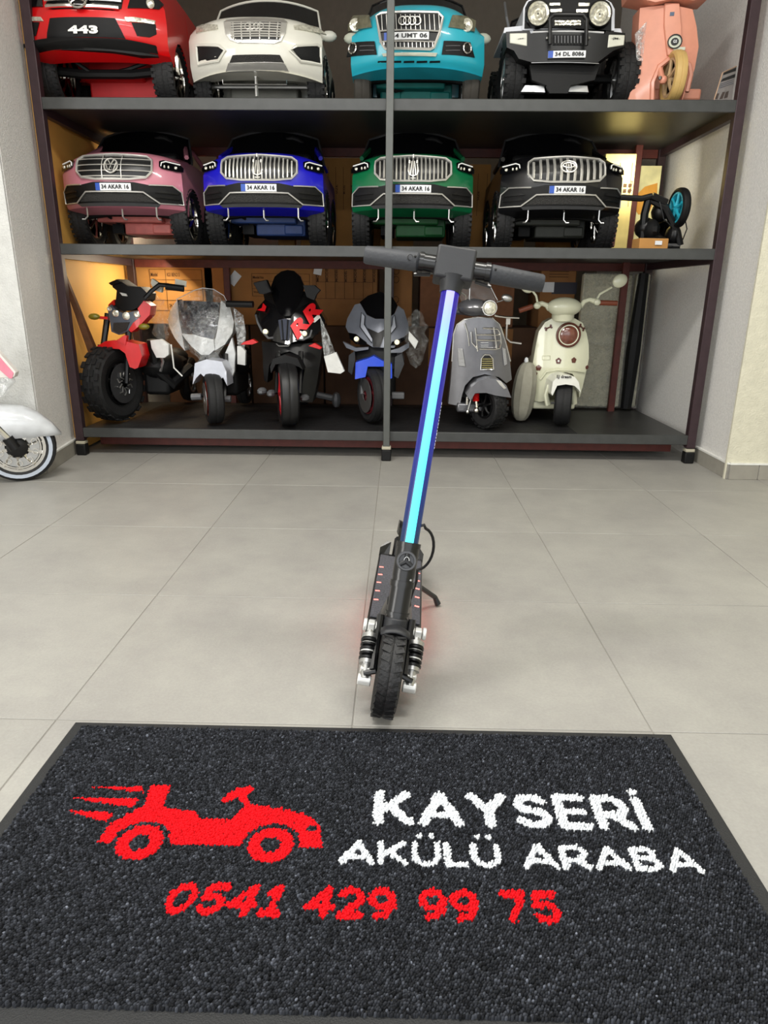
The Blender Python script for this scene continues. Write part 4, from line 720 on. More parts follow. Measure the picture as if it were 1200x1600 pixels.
for pts in ([(190, 712), (300, 765), (405, 758), (405, 778), (300, 795), (220, 765)], [(570, 790), (650, 770), (742, 722), (742, 762), (680, 805), (580, 806)]): panel('chin_fin', t, T_.p(pts), gf, S, .01, .06, bevel=.004)
panel('mouth', t, T_.p([(280, 765), (440, 760), (640, 770), (640, 860), (600, 900), (540, 870), (300, 872)]), BLKM, S, -.03, .05)
for pts in ([(240, 830), (290, 790), (292, 870), (266, 992), (234, 962)], [(625, 842), (682, 810), (702, 900), (650, 1022), (618, 1002)]): panel('side_leg', t, T_.p(pts), mat('dark grey plastic', (62, 64, 68), .5), S, .0, .04, bevel=.005)
obj('front_fender', panel_mb(T0.p([(300, 882), (340, 868), (400, 850), (450, 828), (520, 868), (600, 895), (602, 1010), (580, 1022), (545, 915), (400, 915), (382, 1002), (295, 1020)]), S0, .04, .14, .02), mat('bright blue', (20, 74, 220), .35, coat=.5), t, .006)
for s_ in (-1, 1): obj('fork', MB().tube([(wc[0]+.055*s_, .02, .15), (wc[0]+.055*s_, .12, .36)], .016, 8), GRY, t)
obj('fork_foot', MB().box(pt(T0, 650, 1165, .02), (.07, .05, .035)), GRY, t, bevel=.006); rear(t, .0, .18, gf, .32, .13, .44, .12)
obj('clear_bag', crumple(pt(T_, 800, 690, .12), (.06, .03, .15)), MATS['thin wrap'], t); pouch(t, T_, [(740, 620), (815, 700), (790, 765), (735, 690)], lambda x, z: .04)
# grey retro scooter
base = (.560, .66, B1); t = thing('toy_scooter', 'grey retro toy scooter with a chrome rack on its leg shield', 'toy scooter', base); vg = mat('scooter grey metallic', (112, 112, 116), .28, .55, coat=.7)
S = lambda x, z: .05+1.5*(x+.02)**2; T_ = Tr(660, 400, 5.335, base, S); S0 = lambda x, z: -.03+1.0*(x-.03)**2; T0 = Tr(660, 400, 5.335, base, S0)
wc = T0.p([(555, 1290)])[0]; wheel(t, (wc[0], .02, .122), .121, .078, 32, BLK, rr=.55, spokes=6, lugs=22)
obj('leg_shield', panel_mb(T_.p([(295, 570), (350, 532), (460, 515), (580, 520), (640, 570), (690, 720), (730, 880), (745, 1030), (700, 1060), (640, 1010), (520, 985), (420, 1010), (355, 1080), (330, 1160), (310, 1250), (215, 1232), (235, 1050), (250, 850), (265, 650)]), S, 0, .08, .02), vg, t, .01)
line('chrome_edge', t, T_.p([(248, 880), (262, 650), (290, 570), (350, 528), (460, 512), (585, 518), (645, 570), (695, 720), (735, 880)]), CHR, S, .005, -.01); line('chrome_edge', t, T_.p([(350, 560), (375, 640), (390, 750)]), CHR, S, .004, .004)
obj('front_fender', panel_mb(T0.p([(362, 1150), (400, 1080), (460, 1030), (530, 1008), (620, 1015), (685, 1065), (727, 1168), (600, 1150), (520, 1128), (430, 1130), (392, 1195)]), S0, .06, .17, .02), vg, t, .012); panel('fender_badge', t, T0.p([(600, 1020), (640, 1030), (685, 1090), (665, 1095), (630, 1060)]), CHR, S0, .064, .006)
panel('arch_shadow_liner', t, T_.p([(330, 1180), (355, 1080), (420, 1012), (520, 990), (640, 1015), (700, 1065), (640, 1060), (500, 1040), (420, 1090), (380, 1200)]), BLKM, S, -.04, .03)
mb = MB()
for pts in ([(400, 630), (408, 720), (450, 768)], [(435, 598), (455, 792)], [(588, 592), (612, 768)], [(500, 600), (620, 606), (640, 640), (650, 720), (638, 765), (600, 775), (470, 772)], [(445, 655), (640, 655)], [(450, 700), (645, 702)]): line('', None, T_.p(pts), CHR, S, .0042, .03, False, mb)
for y in (720, 740, 755): line('', None, T_.p([(480, y), (545, y)]), CHR, S, .002, .024, False, mb, 4)
obj('luggage_rack', mb, CHR, t)
g = panel('horn_grille', t, T_.p([(485, 945), (490, 855), (515, 822), (560, 822), (586, 855), (592, 945)]), BLK, S, .006, .008); line('grille_surround', g, T_.p([(485, 945), (490, 855), (515, 822), (560, 822), (586, 855), (592, 945)]), CHR, S, .0045, .008, True); mb = MB()
for y in (858, 876, 894, 912, 930): line('', None, T_.p([(495, y), (584, y)]), CHR, S, .003, .010, False, mb)
obj('grille_slats', mb, mat('pale gold', (206, 196, 140), .25, .8), g)
for pts in ([(290, 768), (335, 772), (357, 922), (300, 918)], [(663, 762), (690, 772), (706, 900), (680, 915)]): panel('indicator_lens', t, T_.p(pts), mat('frosted lens', (150, 150, 150), .2, coat=1, bump=.5, bscale=80), S, .008, .01, bevel=.003)
obj('headset', MB().ball(pt(T_, 430, 430, .08), (.085, .08, .045), 16).tube([pt(T_, 300, 440, .12), pt(T_, 430, 450, .08), pt(T_, 560, 450, .06)], .03, 10), vg, t)
c = Vector(pt(T_, 552, 432, .0)); h = obj('headlight', MB().lathe([(0, .038), (.03, .042), (.06, .040), (.10, .02)], c, (-.1, 1, 0), 24), CHR, t); obj('lamp_lens', MB().lathe([(.002, .037), (-.008, .03), (-.012, .015), (-.013, .001)], c, (-.1, 1, 0), 24), LENS, h)
obj('windscreen', panel_mb(T_.p([(300, 300), (330, 220), (420, 180), (540, 200), (600, 290), (632, 370), (612, 480), (540, 370), (420, 370), (350, 420)]), lambda x, z: .07+.3*(z-.4), 0, .003, .04), film('clear screen', (225, 230, 230), .12, .05, 4), t)
for pts in ([(545, 205), (590, 290), (630, 370)], [(300, 290), (360, 330), (362, 395)], [(400, 200), (390, 400)]): obj('screen_rod', MB().tube([pt(T_, a, b, .07) for a, b in pts], .003, 5), SIL, t)
m_ = obj('mirror', MB().ball(pt(T_, 708, 350, .08), (.030, .012, .019), 14, Matrix.Rotation(.25, 3, 'Y')), SIL, t); obj('mirror_stem', MB().tube([pt(T_, 630, 385, .1), pt(T_, 680, 370, .09)], .003, 5), SIL, m_)
obj('handlebar', MB().tube([pt(T_, 610, 500, .1), pt(T_, 700, 512, .1), pt(T_, 808, 516, .1)], .006, 6), CHR, t); obj('stand_rod', MB().tube([pt(T_, 725, 520, .12), pt(T_, 715, 600, .12), pt(T_, 712, 690, .12), pt(T_, 742, 722, .12), pt(T_, 828, 732, .12)], .006, 6).box(pt(T_, 725, 545, .12), (.022, .02, .035)), mat('dull chrome', (170, 165, 155), .3, .8), t)
sh_ = obj('shock_absorber', MB().tube([pt(T0, 440, 1120, -.02), pt(T0, 455, 1290, -.03)], .006, 8).ball(pt(T0, 448, 1285, -.03), .017, 12).ball(pt(T0, 378, 1302, -.0), .012, 10).tube([pt(T0, 380, 1300, 0), pt(T0, 410, 1190, 0)], .005, 6).tube([pt(T0, 370, 1240, 0), pt(T0, 375, 1175, 0)], .006, 6), CHR, t); mb = MB()
for k in range(5): q = Vector(pt(T0, 444, 1148+k*13, -.03)); mb.tube([q+Vector((.015*math.cos(a), .015*math.sin(a), 0)) for a in [i*math.pi/5 for i in range(10)]], .004, 5, True)
obj('red_spring', mb, RED, sh_)
rear(t, -.02, .28, vg, .26, .14, .42, .11); obj('floorboard', MB().box((-.03, .25, .10), (.26, .4, .05)), vg, t, bevel=.01); panel('white_flank', t, T_.p([(700, 900), (735, 900), (748, 1035), (705, 1042)]), WHT, lambda x, z: .12, 0, .02)
# pale wrapped thing between the scooters
a = at(818, 655, .86)
t = thing('wrapped_bundle', 'pale ribbed cloth-wrapped bundle between the grey and the cream scooter', 'bundle', (a.x, .90, B1)); v = []; f = []; n = 28
for i in range(13):
    ph = math.pi*i/12; zz = .165-.165*math.cos(ph)
    for k in range(n): an = 2*math.pi*k/n; rr_ = (1+.07*math.sin(an*9))*math.sin(ph)**.7+.02; v.append((.062*rr_*math.cos(an)-.01*math.cos(ph), .06*rr_*math.sin(an), zz))
for i in range(12):
    for k in range(n): l_ = (k+1) % n; f.append((i*n+k, i*n+l_, (i+1)*n+l_, (i+1)*n+k))
obj('cloth', MB().add(v, f), mat('pale cloth', (150, 147, 132), .8, var=.1), t); obj('tie', MB().ball((0, 0, .335), (.012, .012, .02), 8), PLT, t)
# cream scooter
base = (.985, .80, B1); t = thing('toy_scooter', 'cream toy scooter with brown flower stickers and a round brown front lamp', 'toy scooter', base); cr = mat('cream gloss', (218, 218, 190), .28, coat=.7, var=.02); br = mat('brown trim', (92, 46, 34), .4, coat=.3)
S = lambda x, z: .06+2.0*(x)**2+.10*abs(z-.3); T_ = Tr(780, 390, 3.75, base, S); S0 = lambda x, z: -.06+1.5*(x)**2; T0 = Tr(780, 390, 3.75, base, S0)
wheel(t, (-.0, .0, .120), .119, .088, -12, mat('dark rim', (50, 48, 46), .5), rr=.6, spokes=6)
obj('leg_shield', panel_mb(T_.p([(270, 425), (310, 403), (375, 396), (440, 402), (490, 430), (512, 490), (525, 560), (525, 640), (508, 720), (490, 800), (470, 870), (462, 780), (430, 728), (385, 718), (330, 728), (300, 780), (285, 885), (235, 892), (190, 880), (165, 850), (178, 760), (200, 650), (215, 560), (232, 480)]), S, 0, .09, .02), cr, t, .012)
line('arch_lip', t, T_.p([(240, 760), (275, 715), (340, 702), (430, 705), (500, 715)]), cr, S, .007, .004)
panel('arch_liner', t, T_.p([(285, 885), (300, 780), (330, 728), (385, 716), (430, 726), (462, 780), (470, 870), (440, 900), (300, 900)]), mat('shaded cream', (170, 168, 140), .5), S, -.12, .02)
obj('head_shell', MB().ball(pt(T_, 370, 335, .05), (.093, .06, .050), 22), cr, t); obj('neck', MB().tube([pt(T_, 370, 400, .08), pt(T_, 370, 360, .07)], .06, 16), cr, t)
for s_, bar, gr, st, mi in ((-1, [(280, 350), (262, 325), (232, 315), (200, 325)], [(178, 330), (88, 355)], [(205, 310), (195, 270), (168, 240)], (140, 216)), (1, [(462, 335), (480, 305), (510, 292), (545, 305)], [(560, 310), (636, 312)], [(545, 300), (560, 262), (615, 222)], (650, 186))):
    obj('handlebar', MB().tube([pt(T_, a, b, .05) for a, b in bar], [.012, .014, .013, .018], 10), cr, t); obj('grip', MB().tube([pt(T_, a, b, .05+.02*(s_ < 0)) for a, b in gr], .0135, 10), mat('brown grip', (122, 60, 36), .5), t)
    q = obj('mirror', MB().ball(pt(T_, *mi, .06), (.040, .014, .034), 16, Matrix.Rotation(-.5*s_, 3, 'Y')), cr, t); obj('mirror_stem', MB().tube([pt(T_, a, b, .055) for a, b in st], .006, 7), cr, q)
    obj('lever', MB().ball(pt(T_, bar[-1][0], bar[-1][1]+2, .04), (.02, .018, .018), 10), cr, t)
c = T_.p([(404, 500)])[0]; y = S(*c)
h = obj('front_lamp', MB().lathe([(.0, .067), (.012, .066), (.016, .060), (.012, .056), (.010, .055)], (c[0], y-.002, c[1]), (0, -1, 0), 32), br, t); obj('lamp_ring', MB().lathe([(.008, .055), (.014, .054), (.014, .049), (.008, .049)], (c[0], y-.002, c[1]), (0, -1, 0), 32), cr, h); obj('lamp_lens', MB().lathe([(.008, .049), (.018, .035), (.022, .015), (.022, .001)], (c[0], y-.002, c[1]), (0, -1, 0), 28), mat('brown lens', (110, 60, 44), .12, coat=1, var=.2, scale=60, bump=.2, bscale=50), h)
for a, b, r in ((347, 652, .015), (437, 648, .014), (230, 693, .014), (213, 726, .009), (514, 690, .010)):
    c = T_.p([(a, b)])[0]; mb = MB()
    for k in range(5): an = 2*math.pi*k/5+.3; panel_mb(ell(c[0]+r*.55*math.cos(an), c[1]+r*.6*math.sin(an), r*.5, r*.55, 9), S, .0035, .003, .03, mb)
    fl_ = obj('flower_sticker', mb, br, t)
    if r > .0145: panel('flower_centre', fl_, ell(c[0], c[1], r*.35, r*.4, 9), WHT, S, .005, .002)
for a, b, ro in ((288, 458, .5), (484, 456, -.7)):
    c = T_.p([(a, b)])[0]; mb = MB()
    for sx in (-1, 1):
        for sy in (-1, 1): panel_mb(ell(c[0]+sx*.015*math.cos(ro)-sy*.004*math.sin(ro), c[1]+sx*.015*math.sin(ro)+sy*.005, .006, .006, 8), S, .0035, .003, .03, mb)
    line('', None, [(c[0]-.015*math.cos(ro), c[1]-.015*math.sin(ro)), (c[0]+.015*math.cos(ro), c[1]+.015*math.sin(ro))], br, S, .004, .003, False, mb); obj('bone_sticker', mb, br, t)
line('name_plate_rim', t, T_.p([(252, 622), (298, 622), (298, 645), (252, 645)]), cr, S, .002, .002, True)
ff = obj('front_fender', panel_mb(T0.p([(295, 835), (305, 770), (330, 742), (380, 728), (430, 740), (455, 770), (468, 835), (455, 815), (430, 792), (380, 784), (330, 792), (303, 850)]), S0, .04, .18, .02), mat('fender cream', (232, 232, 222), .3, coat=.6), t, .008)
a, b = T0.p([(325, 752), (412, 730)]); text(ff, 'EJ dream', a[0], b[0], a[1], b[1], INK, S0, .046, bold=.03)
for s_, pts in ((-1, [(303, 800), (288, 860), (300, 920)]), (1, [(448, 800), (455, 860), (458, 915)])): obj('fork_leg', MB().tube([pt(T0, a, b, .01) for a, b in pts], [.012, .018, .019], 10, flat=.7), cr, t)
obj('axle_bolt', MB().tube([pt(T0, 315, 908, 0), pt(T0, 338, 908, 0)], .006, 8), SIL, t); obj('floorboard', MB().box((-.02, .3, .09), (.24, .36, .05)), cr, t, bevel=.01); rear(t, 0, .30, cr, .26, .13, .36, .11)
# ------------------------------------------------------------------ white scooter at the left edge of the floor
base = (-1.66, .02, 0); t = thing('toy_scooter', 'white toy scooter with a whitewall tyre standing on the floor at the left', 'toy scooter', base)
S = lambda x, z: .0; T_ = Tr(0, 520, 5.715, base, lambda x, z: 0); wc = T_.p([(165, 1052)])[0]; hd = 115; axv = arr(math.radians(hd)); w0 = Vector((wc[0]+.0, 0, .160))
t.location.z = 0; wheel(t, w0, .159, .07, hd, CHR, rr=.70, spokes=10, stripe=mat('whitewall', (176, 184, 196), .5))
cc = w0-axv*-.0; nrm = -axv if axv.y > 0 else axv                 # side that faces the viewer
obj('hub_cap', MB().lathe([(.034, .045), (.044, .043), (.05, .03), (.052, .001)], w0, nrm, 24), BLK, t); obj('chrome_ring', MB().lathe([(.033, .098), (.037, .098), (.037, .092), (.033, .092)], w0, nrm, 36, True), CHR, t); mb = MB()
u_ = Vector((0, 0, 1)); h_ = nrm.cross(u_)
for k in range(10): an = 2*math.pi*k/10; q = w0+nrm*.034+(u_*math.cos(an)+h_*math.sin(an))*.074; mb.lathe([(0, .014), (.004, .014), (.004, .010), (0, .010)], q, nrm, 12, True)
obj('rim_holes', mb, CHR, t); obj('brake_disc', MB().lathe([(.030, .09), (.032, .09), (.032, .05), (.030, .05)], w0, nrm, 32, True), SIL, t)
# fender: arched sheet sweeping over the wheel, width across the axle
v = []; f = []; A = [(-.42, .33, .03), (-.30, .345, .05), (-.16, .352, .06), (-.05, .352, .06), (.04, .342, .058), (.10, .312, .05), (.15, .262, .035), (.185, .212, .012)]; lo_ = [.19, .19, .20, .205, .205, .205, .203, .200]
fwv = Vector((-nrm.y, nrm.x, 0)); fwv = fwv if fwv.x > 0 else -fwv
for (s_, z, w_), zl in zip(A, lo_):
    c = Vector((w0.x, w0.y, 0))+fwv*s_
    for q, zz in ((1.1, zl), (1.05, zl+(z-zl)*.5), (.75, zl+(z-zl)*.88), (0, z), (-.75, zl+(z-zl)*.88), (-1.05, zl+(z-zl)*.5), (-1.1, zl)): v.append(c+nrm*w_*q+Vector((0, 0, zz)))
for i in range(len(A)-1):
    for k in range(6): f.append((i*7+k, i*7+k+1, i*7+k+8, i*7+k+7))
fo = obj('front_fender', MB().add(v, f), mat('scooter white', (206, 209, 212), .25, coat=.8), t, ang=60); sm = fo.modifiers.new('s', 'SOLIDIFY'); sm.thickness = .004
obj('fork', MB().tube([w0+nrm*.055+Vector((.0, 0, .01)), w0+nrm*.058-fwv*.07+Vector((0, 0, .11)), w0+nrm*.05-fwv*.13+Vector((0, 0, .24))], [.017, .014, .014], 10), CHR, t); obj('fork_cover', MB().tube([w0+nrm*.06-fwv*.005+Vector((0, 0, .0)), w0+nrm*.06-fwv*.03+Vector((0, 0, .05))], .024, 12), BLK, t)
obj('leg_shield', MB().box(w0-fwv*.42+Vector((0, 0, .30)), (.05, .30, .5), Matrix.Rotation(math.atan2(fwv.y, fwv.x), 3, 'Z')), MATS['scooter white'], t, bevel=.02); obj('floorboard', MB().box(w0-fwv*.62+Vector((0, 0, -.05)), (.42, .22, .05), Matrix.Rotation(math.atan2(fwv.y, fwv.x), 3, 'Z')), MATS['scooter white'], t, bevel=.01)
# pink and white packed box behind it
yb = .07-.02; P0 = [at(a/5.715, 520+b/5.715, yb-.08) for a, b in ((-160, 30), (0, 190), (140, 352), (128, 392), (95, 408), (-160, 398))]; b0 = P0[4]
t = thing('packed_box', 'pink and white packed box with a slanting lid at the left edge', 'box', (P0[5].x, yb-.08, P0[5].z)); Q = [(p.x-t.location.x, p.z-t.location.z) for p in P0]
panel('box_body', t, Q, mat('pearl white card', (220, 214, 208), .5), lambda x, z: 0, 0, .03, .1, bevel=.004)
q1 = [at(a/5.715, 520+b/5.715, yb-.08) for a, b in ((-160, 70), (0, 218), (122, 358), (112, 405), (88, 408), (0, 330), (-160, 190))]; panel('pink_band', t, [(p.x-t.location.x, p.z-t.location.z) for p in q1], mat('candy pink', (222, 130, 150), .45), lambda x, z: 0, .003, .004, .1)
q1 = [at(a/5.715, 520+b/5.715, yb-.08) for a, b in ((-160, 400), (95, 408), (120, 440), (60, 500), (20, 575), (-160, 575))]; panel('plastic_bag', t, [(p.x-t.location.x, p.z-t.location.z) for p in q1], FILM, lambda x, z: .01*math.sin(x*60)*math.sin(z*50), 0, .03, .02)
# ------------------------------------------------------------------ the electric scooter
LEAN = math.radians(8.3); base = (.058, -1.745, 0)
t = thing('electric_scooter', 'black electric kick scooter with a glowing blue light strip up its stem', 'scooter', base); t.rotation_euler = (0, LEAN, math.radians(-2.2))
AX = lambda z, o=0: Vector((o, .125+(z-.28)*.373, z-.03))           # the steering axis
sb = mat('scooter black', (11, 11, 12), .32, var=.1, coat=.2); sm_ = mat('scooter satin', (33, 34, 37), .5, var=.08, bump=.05)
wh = wheel(t, (0, 0, .090), .089, .050, 0, BLK, tyre=mat('scooter tyre', (18, 18, 19), .55, var=.25, bump=.25, bscale=160), rr=.6, spokes=5)
mb = MB()
for k in range(30):
    a = 2*math.pi*k/30; d = Vector((0, math.cos(a), math.sin(a)))
    for s_ in (-1, 1): M = Matrix((Vector((1, 0, 0)), d, Vector((1, 0, 0)).cross(d))).transposed(); mb.box(Vector((s_*.013, 0, .090))+d*.0885, (.018, .0035, .008), M @ Matrix.Rotation(s_*.35, 3, 'Y'))
obj('tread', mb, MATS['scooter tyre'], wh)
v = []; f = []                                                     # front mudguard hugging the top of the tyre
for i in range(9):
    a = math.radians(-4+i*12)
    for k in range(7): q = -1+2*k/6; r = .0985-.010*q*q; v.append((q*.030, math.sin(a)*r, .090+math.cos(a)*r))
for i in range(8):
    for k in range(6): f.append((i*7+k, i*7+k+1, i*7+k+8, i*7+k+7))
mg = obj('mudguard', MB().add(v, f), sm_, t, ang=60); s_m = mg.modifiers.new('s', 'SOLIDIFY'); s_m.thickness = .004
obj('fork_crown', MB().tube([AX(.165), AX(.175), AX(.20)], [.027, .028, .026], 18).box(AX(.168)+Vector((0, .012, -.004)), (.078, .03, .02)), sm_, t, bevel=.004)
obj('head_tube', MB().tube([AX(.195), AX(.30)], .0235, 20), sb, t)
for z in (.205, .262, .268): obj('head_ring', MB().tube([AX(z), AX(z+.006)], .0265, 20), sb, t)
obj('hinge_collar', MB().tube([AX(.282), AX(.345)], .0245, 20).tube([AX(.342), AX(.352)], .0265, 20), sb, t)
kd = Vector((0, -.937, .35)); k0 = AX(.315)+kd*.022
kn = obj('hinge_knob', MB().lathe([(0, .021), (.006, .0215), (.009, .020), (.009, .0165), (.004, .0155)], k0, kd, 28), mat('knob grey', (70, 71, 74), .4), t); obj('knob_face', MB().lathe([(.003, .0165), (.0032, .001)], k0, kd, 24), INK, kn); mb = MB(); ux = Vector((1, 0, 0)); uz = ux.cross(kd)
uz = uz if uz.z > 0 else -uz
for a in (90, 215, 325): d = ux*math.cos(math.radians(a))+uz*math.sin(math.radians(a)); mb.tube([k0+kd*.005, k0+kd*.005+d*.009, k0+kd*.005+d*.016], [.006, .0055, .0045], 8)
mb2 = MB().tube([k0+kd*.011+ux*.0055*math.cos(a)+uz*(.0075*math.sin(a)+.001) for a in [math.pi*i/8 for i in range(9)]], .0011, 6); obj('knob_arch', mb2, SIL, kn)  # small silver arch on the knob face
obj('knob_spokes', mb, mat('knob dark', (34, 35, 37), .5), kn); obj('bolt_head', MB().ball(AX(.285)+Vector((.016, -.02, 0)), .003, 8), SIL, t)
st = obj('stem', MB().tube([AX(.345), AX(.885)], .0195, 24), mat('stem blue black', (10, 12, 30), .2, coat=1), t)
def ledmat():
    m = bpy.data.materials.new('led strip'); m.use_nodes = True; n = m.node_tree; b = n.nodes['Principled BSDF']; tc = n.nodes.new('ShaderNodeTexCoord'); sp_ = n.nodes.new('ShaderNodeSeparateXYZ'); n.links.new(tc.outputs['Generated'], sp_.inputs[0])
    r = n.nodes.new('ShaderNodeValToRGB'); n.links.new(sp_.outputs['Z'], r.inputs[0]); e = r.color_ramp.elements; e[0].position = 0; e[0].color = (*lin((70, 215, 225)), 1); e[1].position = 1; e[1].color = (*lin((150, 140, 255)), 1)
    for p, c in ((.3, (70, 215, 255)), (.62, (90, 190, 255)), (.85, (120, 150, 255))): k = e.new(p); k.color = (*lin(c), 1)
    n.links.new(r.outputs[0], b.inputs['Emission Color']); b.inputs['Emission Strength'].default_value = 1.9; b.inputs['Base Color'].default_value = (.02, .05, .1, 1); return m
def glowmat():  # emission colour paints the strip's blue glow on the stem edges
    m = bpy.data.materials.new('led glow'); m.use_nodes = True; n = m.node_tree; b = n.nodes['Principled BSDF']; tc = n.nodes.new('ShaderNodeTexCoord'); sp_ = n.nodes.new('ShaderNodeSeparateXYZ'); n.links.new(tc.outputs['Generated'], sp_.inputs[0])
    r = n.nodes.new('ShaderNodeValToRGB'); n.links.new(sp_.outputs['Z'], r.inputs[0]); e = r.color_ramp.elements; e[0].position = 0; e[0].color = (*lin((8, 70, 90)), 1); e[1].position = 1; e[1].color = (*lin((58, 10, 210)), 1); k = e.new(.45); k.color = (*lin((20, 40, 200)), 1)
    n.links.new(r.outputs[0], b.inputs['Emission Color']); b.inputs['Emission Strength'].default_value = .4; b.inputs['Base Color'].default_value = (.01, .01, .05, 1); b.inputs['Roughness'].default_value = .25; return m
def strip(w0_, w1_, r_, z0, z1):
    v = []; f = []; ad = (AX(1)-AX(0)).normalized(); fd = ad.cross(Vector((1, 0, 0))); fd = fd if fd.y < 0 else -fd; n = 30
    for i in range(n+1):
        c = AX(z0+(z1-z0)*i/n)
        for k in range(9): a = math.radians(w0_+(w1_-w0_)*k/8); v.append(c+(Vector((1, 0, 0))*math.sin(a)+fd*math.cos(a))*r_)
    for i in range(n):
        for k in range(8): f.append((i*9+k, i*9+k+1, i*9+k+10, i*9+k+9))
    return MB().add(v, f)
obj('light_strip', strip(-25, 25, .0212, .352, .872), ledmat(), st); obj('painted_glow', strip(-78, 78, .0203, .352, .872), glowmat(), st)  # outer sleeve is the strip's glow, painted as dim emission
_m = MB(); [_m.box((k*.0075, 0, .003), (.004+.002*(k % 3 == 1), .0008, .005-.002*(k % 2))) for k in range(14)]
obj('side_marks', _m, PLT, st).matrix_local = Matrix.Translation(AX(.55)+Vector((.0205, -.004, 0))) @ Matrix.Rotation(-.357, 4, 'X') @ Matrix.Rotation(math.radians(90), 4, 'Z') @ Matrix.Rotation(math.radians(-90), 4, 'Y')
obj('stem_top', MB().tube([AX(.868), AX(.885), AX(.90)], [.023, .026, .034], 20), sm_, t)
HB = AX(.925); RX = Matrix.Rotation(math.radians(-20), 3, 'X')
hb_ = obj('head_unit', MB().box(HB, (.086, .055, .072), RX), sm_, t, bevel=.006, segs=3); obj('lid_seam', MB().box(HB+Vector((0, -.0, -.004)), (.0865, .0555, .0012), RX), INK, hb_)
for s_ in (-1, 1):
    obj('handlebar', MB().tube([HB+Vector((s_*.04, 0, -.002)), HB+Vector((s_*.07, .0, -.002))], .0205, 18).tube([HB+Vector((s_*.068, 0, -.002)), HB+Vector((s_*.078, 0, -.002))], .023, 18), sb, t)
    obj('grip', MB().tube([HB+Vector((s_*.078, .0, -.002)), HB+Vector((s_*.082, .0, -.002)), HB+Vector((s_*.195, .012, -.004)), HB+Vector((s_*.2, .012, -.004))], [.017, .0205, .0195, .017], 20), mat('grip rubber', (50, 52, 56), .6, bump=.15, bscale=120), t)
    obj('grip_clamp_bolt', MB().ball(HB+Vector((s_*.088, -.0195, .008)), .0028, 8), INK, t)
for s_ in (-1, 1): obj('brake_lever', MB().tube([HB+Vector((s_*.05, -.012, -.024)), HB+Vector((s_*.085, -.020, -.029))], .004, 6), sb, t)
obj('grip_mark', MB().tube([(HB+Vector((-.098+.006*math.cos(a), -.0205, .004+.006*math.sin(a)))) for a in [k*.6 for k in range(9)]], .001, 4), INK, t)
ck = CHR
for s_ in (-1, 1):
    lo_ = Vector((s_*.047, .002, .068)); hi = Vector((s_*.051, .088, .145)); d = (hi-lo_)
    sk = obj('shock_absorber', MB().tube([lo_-d*.02, lo_+d*.28], [.012, .0105], 12).tube([lo_+d*.26, lo_+d*.34], .0155, 16).tube([lo_+d*.3, hi], .0085, 10).tube([lo_+d*.74, lo_+d*.82], .0165, 14), SIL, t)
    obj('shock_end', MB().tube([lo_+Vector((-.014, 0, -.004)), lo_+Vector((.014, 0, -.004))], .012, 12).box(lo_+d*.14, (.022, .014, .018)), mat('white alloy', (222, 222, 218), .35, .3), sk, bevel=.002)
    obj('shock_head', MB().tube([hi+Vector((-.017, 0, 0)), hi+Vector((-.009, 0, 0))], .014, 12).tube([hi+Vector((.009, 0, 0)), hi+Vector((.017, 0, 0))], .014, 12).box(hi-d*.05, (.014, .02, .03)), mat('white alloy', (222, 222, 218)), sk, bevel=.002); mb = MB()
    for k in range(5): q = lo_+d*(.36+k*.085); dn = d.normalized(); e1 = dn.orthogonal().normalized(); e2 = dn.cross(e1); mb.tube([q+(e1*math.cos(a)+e2*math.sin(a))*.0138 for a in [i*math.pi/7 for i in range(14)]], .0044, 6, True)
    obj('spring', mb, BLK, sk); obj('white_ring', MB().tube([lo_+d*.62, lo_+d*.65], .0155, 14).tube([lo_+d*.47, lo_+d*.50], .0155, 14), mat('white alloy', (222, 222, 218)), sk)
    obj('link_arm', MB().tube([Vector((s_*.032, 0, .090)), Vector((s_*.034, .06, .12)), AX(.2, s_*.034)], .008, 8), sb, t); obj('axle_bolt', MB().tube([Vector((s_*.026, 0, .090)), Vector((s_*.05, 0, .080))], .006, 8), sb, t)
DZ = .118
dk = obj('deck', MB().box((0, .385, DZ-.024), (.126, .43, .044)).tube([(0, .19, DZ-.02), AX(.235)], [.045, .026], 12), sb, t, bevel=.008)
obj('grip_tape', MB().box((0, .38, DZ-.0015), (.116, .39, .003)), mat('grip tape', (84, 84, 90), .85, var=.35, scale=220, bump=.6, bscale=500), dk)
ledr = mat('red light', (255, 130, 120), .4, emis=1.6)
for s_ in (-1, 1):
    for k in range(5): obj('deck_light', MB().box((s_*.050, .275+k*.052, DZ+.0006), (.011, .004, .0012), Matrix.Rotation(-s_*.25, 3, 'Z')), ledr, dk)
    obj('under_light', MB().box((s_*.05, .40, DZ-.0475), (.006, .34, .002)), mat('red under light', (255, 60, 50), .4, emis=9), dk)
    obj('rear_bracket', MB().add([(s_*.034, .575, DZ-.03), (s_*.063, .575, DZ-.03), (s_*.063, .60, DZ+.012), (s_*.046, .62, DZ+.026), (s_*.034, .62, DZ+.026), (s_*.034, .69, DZ-.03), (s_*.063, .69, DZ-.03)], [(0, 1, 2, 3, 4), (4, 3, 2, 6, 5), (0, 4, 5), (1, 6, 2), (0, 5, 6, 1)]), sb, t)
wheel(t, (0, .67, .072), .071, .05, 0, BLK, tyre=MATS['scooter tyre'], rr=.6)
obj('rear_mudguard', MB().tube([(0, .62, .12), (0, .65, .150), (0, .69, .165), (0, .74, .155), (0, .77, .11)], .028, 8, flat=.25), sb, t)
ti = Matrix.Rotation(-LEAN, 3, 'Y'); kp = ti @ Vector((.19-.058-.008, -1.233+1.745, .006))
obj('kickstand', MB().tube([Vector((.06, .46, .09)), kp+Vector((-.012, 0, .02)), kp], [.007, .007, .009], 8), sb, t)
